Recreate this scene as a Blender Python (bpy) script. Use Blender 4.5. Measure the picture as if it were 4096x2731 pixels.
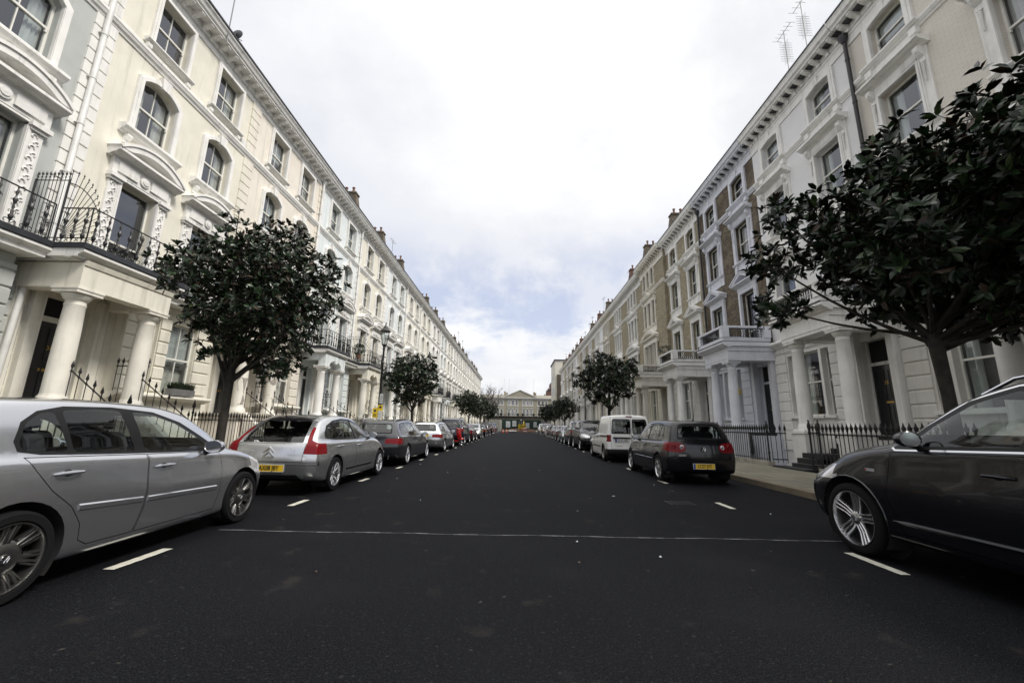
import bpy, bmesh, math, random
from mathutils import Vector, Matrix, geometry
from mathutils.bvhtree import BVHTree
for _o in list(bpy.data.objects): bpy.data.objects.remove(_o)
S = bpy.context.scene
COL = S.collection
R = math.radians
rnd = random.Random(7)

# ------------------------------------------------------------------ camera
cam_d = bpy.data.cameras.new('camera')
cam = bpy.data.objects.new('camera', cam_d); COL.objects.link(cam); S.camera = cam
cam_d.sensor_width = 36.0; cam_d.lens = 405.0/1024.0*36.0
cam_d.clip_start = 0.05; cam_d.clip_end = 3000
vy = Vector(((517-512)/405, -(426.5-341)/405, -1.0)); vz = Vector(((550-512)/405, (1600+341)/405, -1.0))
vz.normalize(); vy = (vy - vz*vy.dot(vz)).normalized(); vx = vy.cross(vz)
M3 = Matrix((vx, vy, vz))                 # world = M3 @ camera vector
cam.matrix_world = Matrix.Translation((0, 0, 1.3)) @ M3.to_4x4()

# ------------------------------------------------------------------ light
SUN_EL, SUN_AZ = 48, 112                  # azimuth clockwise from +Y
sun_d = bpy.data.lights.new('sun', 'SUN'); sun = bpy.data.objects.new('sun', sun_d); COL.objects.link(sun)
sun_d.energy = 2.2; sun_d.angle = R(14); sun_d.color = (1.0, 0.95, 0.87)
sd = Vector((math.sin(R(SUN_AZ))*math.cos(R(SUN_EL)), math.cos(R(SUN_AZ))*math.cos(R(SUN_EL)), math.sin(R(SUN_EL))))
sun.rotation_euler = sd.to_track_quat('Z', 'Y').to_euler(); sun.location = (40, -20, 60)

W = bpy.data.worlds.new('World'); S.world = W; W.use_nodes = True
nt = W.node_tree; nt.nodes.clear()
def N(t, **k):
    n = nt.nodes.new(t)
    for a, b in k.items(): setattr(n, a, b)
    return n
def LK(a, b): nt.links.new(a, b)
def mth(op, a, b=None, clamp=False):
    n = nt.nodes.new('ShaderNodeMath'); n.operation = op; n.use_clamp = clamp
    for i, v in enumerate((a, b)):
        if v is None: continue
        if isinstance(v, (int, float)): n.inputs[i].default_value = v
        else: nt.links.new(v, n.inputs[i])
    return n.outputs[0]
def mixc(f, a, b):
    n = nt.nodes.new('ShaderNodeMix'); n.data_type = 'RGBA'
    for s, v in ((n.inputs[0], f), (n.inputs[6], a), (n.inputs[7], b)):
        if isinstance(v, (int, float)): s.default_value = v
        elif isinstance(v, tuple): s.default_value = (*v, 1)
        else: nt.links.new(v, s)
    return n.outputs[2]
def ramp(f, a, b):
    n = nt.nodes.new('ShaderNodeMapRange'); n.clamp = True; n.interpolation_type = 'SMOOTHSTEP'
    nt.links.new(f, n.inputs[0]); n.inputs[1].default_value = a; n.inputs[2].default_value = b
    return n.outputs[0]
tc = N('ShaderNodeTexCoord'); sep = N('ShaderNodeSeparateXYZ'); LK(tc.outputs['Generated'], sep.inputs[0])
zz = sep.outputs[2]
den = mth('ADD', mth('MAXIMUM', zz, 0.0), 0.16)
cmb = N('ShaderNodeCombineXYZ'); LK(mth('DIVIDE', sep.outputs[0], den), cmb.inputs[0]); LK(mth('DIVIDE', sep.outputs[1], den), cmb.inputs[1])
def noise(vec, sc, det=8, rough=.55, off=0):
    mp = N('ShaderNodeMapping'); LK(vec, mp.inputs[0]); mp.inputs[1].default_value = (off, off*.7, off*.3)
    n = N('ShaderNodeTexNoise'); n.inputs['Scale'].default_value = sc; n.inputs['Detail'].default_value = det; n.inputs['Roughness'].default_value = rough
    LK(mp.outputs[0], n.inputs['Vector']); return n.outputs['Fac']
n1 = noise(cmb.outputs[0], 0.85, 9, .56, 3.3)
n2 = noise(tc.outputs['Generated'], 5.0, 10, .6, 1.7)
n3 = noise(tc.outputs['Generated'], 9.0, 8, .55, 8.1)
# blue gaps appear between about 8 and 27 degrees of elevation
gap = mth('MULTIPLY', ramp(zz, .10, .20), mth('SUBTRACT', 1.0, ramp(zz, .30, .52)))
cum = ramp(mth('ADD', n2, mth('MULTIPLY', mth('SUBTRACT', .19, zz), 2.6)), .44, .58)
n4 = noise(cmb.outputs[0], 2.1, 9, .6, 5.7)
n5 = noise(tc.outputs['Generated'], 2.6, 8, .6, 12.4)
gapn = mth('MULTIPLY', gap, ramp(mth('ADD', mth('MULTIPLY', n1, .6), mth('MULTIPLY', n4, .4)), .43, .54))
gapn = mth('MULTIPLY', gapn, mth('SUBTRACT', 1.0, mth('MULTIPLY', cum, .9)))
n6 = noise(tc.outputs['Generated'], 7.5, 10, .62, 21.0)
gapn = mth('MULTIPLY', gapn, mth('ADD', .45, mth('MULTIPLY', ramp(n6, .38, .6), .55)))
thin = mth('MULTIPLY', ramp(n1, .50, .68), .22)
blue = mth('MAXIMUM', mth('MULTIPLY', gapn, .95), mth('MULTIPLY', thin, ramp(zz, .2, .45)))
grey = mth('MULTIPLY', mth('SUBTRACT', 1.0, ramp(zz, .02, .17)), ramp(n3, .28, .62))
sky = N('ShaderNodeTexSky'); sky.sky_type = 'NISHITA'; sky.sun_disc = False
sky.sun_elevation = R(SUN_EL); sky.sun_rotation = R(SUN_AZ)
cloud = mixc(grey, (6.95, 6.95, 7.0), (4.1, 4.25, 4.65))
soft = mixc(mth('MAXIMUM', mth('MULTIPLY', ramp(n1, .42, .62), .7), mth('MULTIPLY', ramp(n5, .42, .66), .95)), cloud, (5.75, 5.85, 6.1))
mil = mixc(.62, sky.outputs[0], (5.0, 5.25, 6.4))
skyc = mixc(blue, soft, mil)
bg = N('ShaderNodeBackground'); bg.inputs[1].default_value = 0.1; LK(mixc(ramp(zz, .72, .97), skyc, (13.5, 13.4, 13.2)), bg.inputs[0])
wo = N('ShaderNodeOutputWorld'); LK(bg.outputs[0], wo.inputs[0])
S.view_settings.view_transform = 'Standard'; S.view_settings.look = 'None'; S.view_settings.exposure = 0.60; S.view_settings.gamma = 1.0

# ------------------------------------------------------------------ materials
def mat(name, col, rough=.6, metal=0., spec=.5, var=0., vs=1.5, bump=0., bs=30., coat=0., streak=0., brick=None, alpha=None, grime=None, em=None, spots=None, refl=(.9,.9,.9), r0=.07):
    global nt
    m = bpy.data.materials.new(name); m.use_nodes = True; nt = m.node_tree
    b = nt.nodes['Principled BSDF']
    b.inputs['Roughness'].default_value = rough; b.inputs['Metallic'].default_value = metal
    b.inputs['Specular IOR Level'].default_value = spec
    if coat: b.inputs['Coat Weight'].default_value = coat; b.inputs['Coat Roughness'].default_value = .03
    b.inputs['Base Color'].default_value = (*col, 1)
    c = None; tc = nt.nodes.new('ShaderNodeTexCoord'); vec = tc.outputs['Object']; h = None
    if brick:
        bt = nt.nodes.new('ShaderNodeTexBrick'); sx = nt.nodes.new('ShaderNodeSeparateXYZ'); nt.links.new(vec, sx.inputs[0])
        cx = nt.nodes.new('ShaderNodeCombineXYZ'); nt.links.new(mth('ADD', sx.outputs[0], sx.outputs[1]), cx.inputs[0]); nt.links.new(sx.outputs[2], cx.inputs[1])
        nt.links.new(cx.outputs[0], bt.inputs['Vector'])
        bt.inputs['Scale'].default_value = 1.0; bt.inputs['Brick Width'].default_value = .235; bt.inputs['Row Height'].default_value = .08
        bt.inputs['Mortar Size'].default_value = .009; bt.inputs['Mortar Smooth'].default_value = .3; bt.inputs['Bias'].default_value = -.1
        bt.inputs['Color1'].default_value = (*brick[0], 1); bt.inputs['Color2'].default_value = (*brick[1], 1); bt.inputs['Mortar'].default_value = (*brick[2], 1)
        c = bt.outputs['Color']; h = mth('SUBTRACT', 1.0, bt.outputs['Fac'])
    if var or streak:
        n = noise2(vec, vs, 6, .6); base = c if c is not None else tuple(col)
        d = tuple(x*(1-var*2.2) for x in col) if c is None else None
        f = ramp(n, .35, .7)
        if c is None: c = mixc(f, base, d)
        else: c = mixc(mth('MULTIPLY', f, var*2.5, True), c, tuple(x*.45 for x in col))
    if streak:
        mp = nt.nodes.new('ShaderNodeMapping'); nt.links.new(vec, mp.inputs[0]); mp.inputs[3].default_value = (5, 5, .35)
        n = noise2(mp.outputs[0], 1.0, 6, .65); c = mixc(mth('MULTIPLY', ramp(n, .5, .8), streak), c, tuple(x*.45 for x in (grime or col)))
    if spots:
        for sc, lo, hi, colr, amt in spots:
            n = noise2(vec, sc, 3, .5); c = mixc(mth('MULTIPLY', ramp(n, lo, hi), amt), c if c is not None else tuple(col), colr)
    if c is not None: nt.links.new(c, b.inputs['Base Color'])
    if bump:
        bn = nt.nodes.new('ShaderNodeBump'); bn.inputs['Strength'].default_value = min(1, bump); bn.inputs['Distance'].default_value = .01
        nn = noise2(vec, bs, 4, .6); hh = nn if h is None else mth('ADD', mth('MULTIPLY', nn, .35), h)
        nt.links.new(hh, bn.inputs['Height']); nt.links.new(bn.outputs[0], b.inputs['Normal'])
    if em: b.inputs['Emission Color'].default_value = (*em[0], 1); b.inputs['Emission Strength'].default_value = em[1]
    if alpha is not None:                 # thin glass: reflection over a tinted see-through
        out = nt.nodes['Material Output']; tr = nt.nodes.new('ShaderNodeBsdfTransparent'); tr.inputs[0].default_value = (*alpha, 1)
        gl = nt.nodes.new('ShaderNodeBsdfGlossy'); gl.inputs['Roughness'].default_value = rough
        gl.inputs[0].default_value = (*refl, 1)
        ge = nt.nodes.new('ShaderNodeNewGeometry'); dt = nt.nodes.new('ShaderNodeVectorMath'); dt.operation = 'DOT_PRODUCT'
        nt.links.new(ge.outputs['Incoming'], dt.inputs[0]); nt.links.new(ge.outputs['Normal'], dt.inputs[1])
        sch = mth('ADD', mth('MULTIPLY', mth('POWER', mth('SUBTRACT', 1.0, mth('ABSOLUTE', dt.outputs['Value']), True), 4.0), .85), r0)
        ms = nt.nodes.new('ShaderNodeMixShader'); nt.links.new(sch, ms.inputs[0])
        nt.links.new(tr.outputs[0], ms.inputs[1]); nt.links.new(gl.outputs[0], ms.inputs[2]); nt.links.new(ms.outputs[0], out.inputs[0])
    return m
def noise2(vec, sc, det=5, rough=.55):
    n = nt.nodes.new('ShaderNodeTexNoise'); n.inputs['Scale'].default_value = sc; n.inputs['Detail'].default_value = det; n.inputs['Roughness'].default_value = rough
    nt.links.new(vec, n.inputs['Vector']); return n.outputs['Fac']

def stucco(name, c): return mat(name, c, .75, var=.05, vs=.9, bump=.12, bs=45, streak=.42, grime=(.5, .48, .43))
ST = {k: stucco('stucco_'+k, c) for k, c in dict(
    grey=(.47, .49, .475), cream=(.78, .75, .65), peach=(.80, .745, .66), ice=(.74, .79, .80), white=(.83, .82, .79),
    ivory=(.82, .79, .70), lilac=(.66, .68, .75), offwhite=(.72, .70, .66)).items()}
TRIM = mat('trim_white', (.84, .83, .80), .6, var=.05, vs=2, bump=.08, bs=40, streak=.45, grime=(.3, .28, .25))
TRIMC = mat('trim_cream', (.80, .77, .69), .6, var=.05, vs=2, bump=.08, bs=40, streak=.4, grime=(.3, .27, .22))
TRIML = mat('trim_lilac', (.70, .715, .775), .6, var=.05, vs=2, bump=.08, bs=40, streak=.3, grime=(.3, .28, .3))
SOFF = mat('soffit_plaster', (.5, .5, .48), .8, var=.1, vs=1.5)
BRK_BROWN = mat('brown_brick', (.16, .115, .07), .9, var=.34, vs=.9, bump=1., bs=60, brick=((.23, .185, .125), (.07, .056, .044), (.14, .13, .11)), spots=[(2.2, .5, .66, (.06, .05, .04), .5), (1.3, .54, .7, (.25, .205, .14), .45)])
BRK_YEL = mat('yellow_brick', (.33, .285, .19), .9, var=.10, vs=.6, bump=.6, bs=60, brick=((.40, .345, .235), (.22, .185, .12), (.28, .26, .21)), spots=[(1.6, .54, .7, (.20, .17, .12), .45)])
BRK_DARK = mat('dark_brick', (.10, .08, .065), .9, var=.2, vs=.6, bump=.7, bs=60, brick=((.12, .09, .07), (.075, .06, .05), (.10, .09, .08)))
BRK_RED = mat('red_brick', (.17, .08, .06), .9, var=.15, vs=.6, bump=.6, bs=60, brick=((.19, .085, .06), (.12, .06, .045), (.16, .13, .11)))
PB_CREAM = mat('painted_brick_cream', (.70, .66, .59), .7, var=.05, vs=.6, bump=.55, bs=50, brick=((.71, .67, .60), (.68, .64, .57), (.62, .58, .51)))
PB_WHITE = mat('painted_brick_white', (.78, .78, .78), .7, var=.04, vs=.6, bump=.55, bs=50, brick=((.80, .80, .80), (.77, .77, .78), (.72, .72, .72)))
BARE = mat('bare_render', (.36, .33, .29), .9, var=.12, vs=5, bump=.3, bs=40)
ROOM = mat('room_dark', (.012, .012, .014), .9)
GLASS = mat('window_glass', (.02, .02, .02), .015, alpha=(.78, .82, .82), refl=(.9, .92, .97), r0=.15)
CURT = mat('curtain', (.62, .60, .54), .9, var=.1, vs=3)
BLIND = mat('blind', (.58, .60, .58), .8, var=.03, vs=2)
SASH = mat('sash_paint', (.78, .77, .72), .45, var=.05, vs=3)
IRON = mat('black_iron', (.012, .012, .014), .38, spec=.5, bump=.2, bs=80)
LEAD = mat('lead_grey', (.035, .038, .045), .5, var=.15, vs=2, bump=.2, bs=15)
SLATE = mat('roof_slate', (.055, .055, .065), .6, bump=.5, bs=8, brick=((.06, .06, .07), (.04, .042, .05), (.02, .02, .02)))
BDOOR = mat('door_black', (.008, .009, .012), .28, coat=.3)
BRASS = mat('brass', (.55, .36, .10), .3, metal=1)
PIPEW = mat('pipe_white', (.74, .74, .72), .5, var=.08, vs=2)
PIPEB = mat('pipe_black', (.015, .013, .015), .35)
POTM = mat('terracotta', (.17, .09, .06), .85)
METAL = mat('aerial_metal', (.22, .22, .23), .45, metal=.8)
STEP = mat('step_stone', (.018, .018, .02), .55, var=.2, vs=3)
STEPL = mat('step_stone_pale', (.40, .37, .31), .8, var=.15, vs=3)
ASPH = mat('asphalt', (.0026, .0029, .0041), .8, spec=.10, var=.25, vs=.45, bump=.7, bs=130,
           spots=[(110., .47, .60, (.0125, .0133, .0175), .8), (47., .56, .64, (.0135, .0143, .0185), .6), (34., .62, .70, (.024, .025, .029), .8), (.7, .50, .72, (.0085, .009, .0115), .8), (2.3, .62, .74, (.040, .034, .027), .35), (9., .70, .76, (.09, .08, .065), .5)])
PAVE = mat('york_stone', (.20, .185, .14), .75, var=.16, vs=1.2, bump=.4, bs=25, brick=((.22, .20, .15), (.155, .15, .11), (.05, .05, .042)))
for nd in PAVE.node_tree.nodes:
    if nd.type == 'TEX_BRICK': nd.inputs['Brick Width'].default_value = .9; nd.inputs['Row Height'].default_value = .62; nd.inputs['Mortar Size'].default_value = .022
    if nd.type == 'SEPXYZ': pass
# paving bricks lie in the ground plane: swap in x,y for the brick vector
def ground_brick(m):
    t = m.node_tree; bt = [n for n in t.nodes if n.type == 'TEX_BRICK'][0]; tcn = [n for n in t.nodes if n.type == 'TEX_COORD'][0]
    t.links.new(tcn.outputs['Object'], bt.inputs['Vector'])
ground_brick(PAVE)
KERB = mat('kerb_granite', (.20, .165, .115), .8, var=.2, vs=1.6, bump=.4, bs=40)
LINE = mat('line_paint', (.62, .60, .52), .7, var=.12, vs=9, bump=.4, bs=90)
TAR = mat('seam_tar', (.16, .16, .18), .7, var=.3, vs=8)
SOIL = mat('ground_earth', (.10, .09, .07), .95, var=.2, vs=.5)
BARK = mat('bark', (.035, .030, .024), .85, var=.3, vs=6, bump=.8, bs=40)
LEAFG = mat('leaf_green', (.018, .040, .014), .30, spec=.42, var=.25, vs=3)
LEAFD = mat('leaf_dark', (.007, .015, .007), .34, spec=.35, var=.2, vs=3)
LEAFB = mat('leaf_brown', (.048, .027, .014), .55, var=.2, vs=3)
LEAFY = mat('leaf_light', (.04, .07, .02), .4, var=.25, vs=3)
BOX = mat('box_hedge', (.02, .035, .014), .7, var=.3, vs=8)
ZINC = mat('planter_grey', (.16, .16, .16), .6, var=.1, vs=5)
# vehicle materials
SUVP = None
def paint(n, c, metal=.5, rough=.3): return mat('paint_'+n, c, rough, metal=metal, coat=1.0)
SILV = paint('silver', (.57, .58, .605), .9, .21); SILV2 = paint('pale_silver', (.62, .63, .64), .9, .24)
GREY = paint('grey', (.17, .175, .185), .7, .3); DGREY = paint('dark_grey', (.035, .036, .042), .6, .3)
BLK = paint('black', (.008, .008, .010), .2, .25); NAVY = paint('navy', (.012, .014, .026), .4, .25); SUVP = paint('blue_black', (.0045, .0048, .008), .2, .22)
MAROON = paint('maroon', (.05, .014, .016), .4, .28); BRONZE = paint('bronze', (.075, .062, .045), .6, .3)
VANW = mat('paint_van_white', (.84, .835, .81), .35, coat=.7, var=.04, vs=2.5); SUVP.node_tree.nodes['Principled BSDF'].inputs['Coat Weight'].default_value = .35; BLK.node_tree.nodes['Principled BSDF'].inputs['Coat Weight'].default_value = .6; WHT = paint('white', (.72, .72, .72), 0, .3)
BLUE = paint('blue', (.02, .04, .09), .4, .28); RED = paint('red', (.42, .012, .014), .1, .25)
CGLASS = mat('car_glass', (.01, .01, .01), .01, alpha=(.80, .86, .85)); CGLASSD = mat('car_glass_dark', (.01, .01, .01), .01, alpha=(.36, .37, .37))
RUB = mat('rubber', (.006, .006, .007), .85, spec=.2, bump=.2, bs=60); PLAST = mat('black_plastic', (.008, .008, .009), .5, spec=.25)
CHROME = mat('chrome', (.75, .75, .76), .12, metal=1); RIMD = mat('rim_dark', (.26, .255, .245), .28, metal=.95); RIMS = mat('rim_silver', (.55, .55, .56), .25, metal=.95)
REDL = mat('red_lens', (.17, .004, .007), .25, spec=.3); CLR = mat('clear_lens', (.62, .62, .64), .08, metal=.4, coat=1); AMB = mat('amber_lens', (.6, .2, .02), .15, coat=1)
PLY = mat('plate_yellow', (.72, .46, .015), .4); PLW = mat('plate_white', (.70, .70, .68), .4); PLB = mat('plate_blue', (.01, .05, .30), .4); INK = mat('ink_black', (.01, .01, .01), .5)
SEAT = mat('seat_cloth', (.02, .02, .022), .9); CHAR = mat('dark_interior', (.012, .012, .013), .8)
YEL = mat('yellow_paint', (.70, .50, .02), .5); ORG = mat('cone_orange', (.65, .07, .015), .5); REFL = mat('reflective_white', (.75, .75, .74), .5)
HOARD = mat('hoarding_green', (.008, .035, .025), .5, var=.1); PAPER = mat('paper', (.62, .66, .68), .7, var=.12, vs=4)
CLEAR = mat('lamp_glass', (.02, .02, .02), .05, alpha=(.85, .88, .88))

# ------------------------------------------------------------------ mesh helpers
class MB:
    def __init__(s): s.v = []; s.f = []; s.m = []; s.sm = []
    def add(s, vs, fs, m=0, sm=False):
        o = len(s.v); s.v += [tuple(p) for p in vs]
        for f in fs: s.f.append(tuple(i+o for i in f)); s.m.append(m); s.sm.append(sm)
        return s
    def box(s, x0, x1, y0, y1, z0, z1, m=0):
        if x0 > x1: x0, x1 = x1, x0
        if y0 > y1: y0, y1 = y1, y0
        return s.add([(x0,y0,z0),(x1,y0,z0),(x1,y1,z0),(x0,y1,z0),(x0,y0,z1),(x1,y0,z1),(x1,y1,z1),(x0,y1,z1)],
                     [(0,3,2,1),(4,5,6,7),(0,1,5,4),(1,2,6,5),(2,3,7,6),(3,0,4,7)], m)
    def prism(s, poly, ax, a0, a1, m=0, sm=False):
        """poly: 2-D points; ax 'x': (y,z), 'y': (x,z), 'z': (x,y)"""
        n = len(poly)
        def P(p, a): return (a, p[0], p[1]) if ax == 'x' else ((p[0], a, p[1]) if ax == 'y' else (p[0], p[1], a))
        vs = [P(p, a0) for p in poly]+[P(p, a1) for p in poly]
        o = len(s.v); s.v += vs
        for i in range(n):
            j = (i+1) % n; s.f.append((o+i, o+j, o+n+j, o+n+i)); s.m.append(m); s.sm.append(sm)
        for k in (0, n):
            s.f.append(tuple(o+k+i for i in (range(n) if k else reversed(range(n))))); s.m.append(m); s.sm.append(False)
        return s
    def ringprism(s, a, b, ax, a0, a1, m=0, closed=False):
        """band between two outlines a (outer) and b (inner), same length"""
        n = len(a)
        def P(p, t): return (t, p[0], p[1]) if ax == 'x' else ((p[0], t, p[1]) if ax == 'y' else (p[0], p[1], t))
        rng = range(n if closed else n-1)
        for i in rng:
            j = (i+1) % n
            s.add([P(a[i],a0),P(a[j],a0),P(b[j],a0),P(b[i],a0),P(a[i],a1),P(a[j],a1),P(b[j],a1),P(b[i],a1)],
                  [(4,5,6,7),(0,1,5,4),(2,3,7,6)]+([(1,2,6,5)] if (not closed and i == n-2) else [])+([(3,0,4,7)] if (not closed and i == 0) else []), m)
        return s
    def lathe(s, prof, c=(0,0,0), n=12, m=0, ax='z', sm=True, cap=True):
        vs = []; fs = []
        for r, h in prof:
            for k in range(n):
                a = 2*math.pi*k/n; p = (r*math.cos(a), r*math.sin(a), h)
                if ax == 'x': p = (h, p[0], p[1])
                elif ax == 'y': p = (p[0], h, p[1])
                vs.append((p[0]+c[0], p[1]+c[1], p[2]+c[2]))
        for i in range(len(prof)-1):
            for k in range(n):
                k2 = (k+1) % n; fs.append((i*n+k, i*n+k2, (i+1)*n+k2, (i+1)*n+k))
        s.add(vs, fs, m, sm)
        if cap:
            o = len(s.v)-len(vs)
            for st in (0, (len(prof)-1)*n):
                s.f.append(tuple(o+st+k for k in range(n))); s.m.append(m); s.sm.append(False)
        return s
    def tube(s, pts, r, n=6, m=0):
        pts = [Vector(p) for p in pts]; rs = r if isinstance(r, (list, tuple)) else [r]*len(pts)
        vs = []; u = None
        for i, p in enumerate(pts):
            d = (pts[min(i+1, len(pts)-1)]-pts[max(i-1, 0)]).normalized()
            if u is None:
                u = d.cross(Vector((0,0,1)) if abs(d.z) < .9 else Vector((1,0,0))).normalized()
            u = (u-d*u.dot(d)).normalized(); w = d.cross(u)
            for k in range(n):
                a = 2*math.pi*k/n; vs.append(p+(u*math.cos(a)+w*math.sin(a))*rs[i])
        fs = [(i*n+k, i*n+(k+1) % n, (i+1)*n+(k+1) % n, (i+1)*n+k) for i in range(len(pts)-1) for k in range(n)]
        fs += [tuple(reversed(range(n))), tuple((len(pts)-1)*n+k for k in range(n))]
        return s.add(vs, fs, m, True)
    def ball(s, c, r, m=0, n=8, sc=(1,1,1)):
        prof = [(max(1e-4, r*math.sin(math.pi*i/n)), -r*math.cos(math.pi*i/n)) for i in range(n+1)]
        vs0 = len(s.v); s.lathe(prof, (0,0,0), n*2 if n < 7 else 12, m, cap=False)
        for i in range(vs0, len(s.v)):
            p = s.v[i]; s.v[i] = (p[0]*sc[0]+c[0], p[1]*sc[1]+c[1], p[2]*sc[2]+c[2])
        return s
    def mesh(s, name, mats):
        me = bpy.data.meshes.new(name); me.from_pydata(s.v, [], s.f)
        for m in (mats if isinstance(mats, (list, tuple)) else [mats]): me.materials.append(m)
        me.polygons.foreach_set('material_index', s.m); me.polygons.foreach_set('use_smooth', s.sm)
        if any(s.sm): me.set_sharp_from_angle(angle=R(42))
        me.update(); return me
    def build(s, name, mats, parent=None, loc=None):
        o = bpy.data.objects.new(name, s.mesh(name, mats)); COL.objects.link(o)
        if parent is not None: o.parent = parent
        if loc is not None: o.location = loc
        return o
def empty(name, loc=(0,0,0), rz=0):
    o = bpy.data.objects.new(name, None); COL.objects.link(o); o.location = loc; o.rotation_euler = (0,0,rz); o.empty_display_size = .3; return o
def tag(o, label=None, cat=None, group=None, kind=None):
    for k, v in (('label', label), ('category', cat), ('group', group), ('kind', kind)):
        if v: o[k] = v
    return o
def kids(o): return [c for c in o.children]
CH = {}
def copy_tree(o, parent=None, mm=None, skip=()):
    c = o.copy(); COL.objects.link(c)
    if parent is not None: c.parent = parent
    if mm and c.type == 'MESH':
        for i, sl in enumerate(c.material_slots):
            if sl.material and sl.material.name in mm:
                nm = mm[sl.material.name]; sl.link = 'OBJECT'; sl.material = nm
    for ch in kids(o):
        if ch.name.split('.')[0] in skip: continue
        copy_tree(ch, c, mm, skip)
    return c
def textmesh(txt, size, mat_, name, parent, M, ext=.0015, sx=1.0, align='CENTER', bold=0.):
    cu = bpy.data.curves.new('txt', 'FONT'); cu.body = txt; cu.size = size; cu.align_x = align; cu.align_y = 'CENTER'; cu.extrude = ext; cu.offset = bold
    ob = bpy.data.objects.new('txt', cu); COL.objects.link(ob); dg = bpy.context.evaluated_depsgraph_get(); dg.update()
    me = bpy.data.meshes.new_from_object(ob.evaluated_get(dg)); bpy.data.objects.remove(ob)
    me.transform(Matrix.Diagonal((sx, 1, 1, 1))); me.transform(M); me.materials.clear(); me.materials.append(mat_); me.name = name
    o = bpy.data.objects.new(name, me); COL.objects.link(o)
    if parent is not None: o.parent = parent
    return o
ORD = ['first','second','third','fourth','fifth','sixth','seventh','eighth','ninth','tenth','eleventh','twelfth','thirteenth','fourteenth','fifteenth','sixteenth','seventeenth','eighteenth','nineteenth','twentieth','twenty-first','twenty-second']
# ------------------------------------------------------------------ setting: ground, road, pavements
def struct(o): o['kind'] = 'structure'; return o
struct(MB().box(-900, 900, -900, 1500, -3.0, -2.5).build('ground', SOIL))
struct(MB().box(-5.85, 5.85, -20, 134, -2.45, 0.0).build('road', ASPH))
struct(MB().box(-90, 90, 134.002, 158, -2.45, 0.0).build('road', ASPH))
for s in (-1, 1):
    m = MB().box(s*6.12, s*8.8, -20, 133.9, -2.45, .12); struct(m.build('pavement', PAVE))
    k = MB()
    y = -20.
    while y < 133: k.box(s*5.852, s*6.118, y, y+.894, -2.45, .124); y += .9
    struct(k.build('kerb', KERB))
# transverse joint, parking bay dashes
m = MB()
xs = [-3.6+i*.15 for i in range(52)]
pts = [(x, 5.22+.022*(x+3.7)+.012*math.sin(x*3.1)+.006*math.sin(x*9)) for x in xs]
for i in range(len(xs)-1):
    (xa, ya), (xb, yb) = pts[i], pts[i+1]; w = .011+.006*math.sin(i*1.7)
    m.add([(xa,ya-w,.004),(xb,yb-w,.004),(xb,yb+w,.004),(xa,ya+w,.004)], [(0,1,2,3)])
struct(m.build('road_joint', TAR))
for x, y0, st, n, ln in ((-3.56, 3.84, 2.9, 31, .62), (3.68, 4.22, 3.1, 29, .68)):
    for i in range(n):
        y = y0+st*i; l = ln if i == 0 else ln*.85; m = MB(); k = 12; ps = []
        for j in range(k+1): ps.append((x-.05+rnd.uniform(-.004, .004), y+l*j/k))
        for j in range(k, -1, -1): ps.append((x+.05+rnd.uniform(-.004, .004), y+l*j/k))
        m.add([(a, b, .0045) for a, b in ps], [(j, j+1, 2*k-j, 2*k+1-j) for j in range(k)][::-1])
        struct(m.build('parking_marking', LINE))

# ------------------------------------------------------------------ architecture helpers (local: x out of the facade, y along it, z up)
def outline(uc, w, z0, z1, rise=0., n=10):
    p = [(uc-w/2, z0), (uc-w/2, z1-rise)]
    if rise > 0:
        r = ((w/2)**2+rise**2)/(2*rise); a0 = math.asin(min(1, w/2/r)); zc = z1-r
        p += [(uc+r*math.sin(-a0+2*a0*i/n), zc+r*math.cos(-a0+2*a0*i/n)) for i in range(1, n)]
    return p+[(uc+w/2, z1-rise), (uc+w/2, z0)]
def wall_panel(mb, u0, u1, z0, z1, holes, d=0., rev=.22, m=0, mr=None, shape=None):
    outer = shape or [(u0, z0), (u1, z0), (u1, z1), (u0, z1)]
    polys = [[Vector((a, b, 0)) for a, b in outer]]+[[Vector((a, b, 0)) for a, b in h] for h in holes]
    flat = [p for q in polys for p in q]
    mb.add([(d, p.x, p.y) for p in flat], [tuple(t) for t in geometry.tessellate_polygon(polys)], m)
    for h in holes:
        n = len(h)
        mb.add([(d, a, b) for a, b in h]+[(d-rev, a, b) for a, b in h], [(i, (i+1) % n, n+(i+1) % n, n+i) for i in range(n)], m if mr is None else mr)
def ins(p, t, uc):     # shrink an outline towards its own middle
    zs = [b for a, b in p]; zc = min(zs); out = []
    hw = max(a for a, b in p)-uc; hz = max(zs)-zc
    return [(uc+(a-uc)*(hw-t)/hw, zc+t+(b-zc)*(hz-2*t)/hz) for a, b in p]
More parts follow.
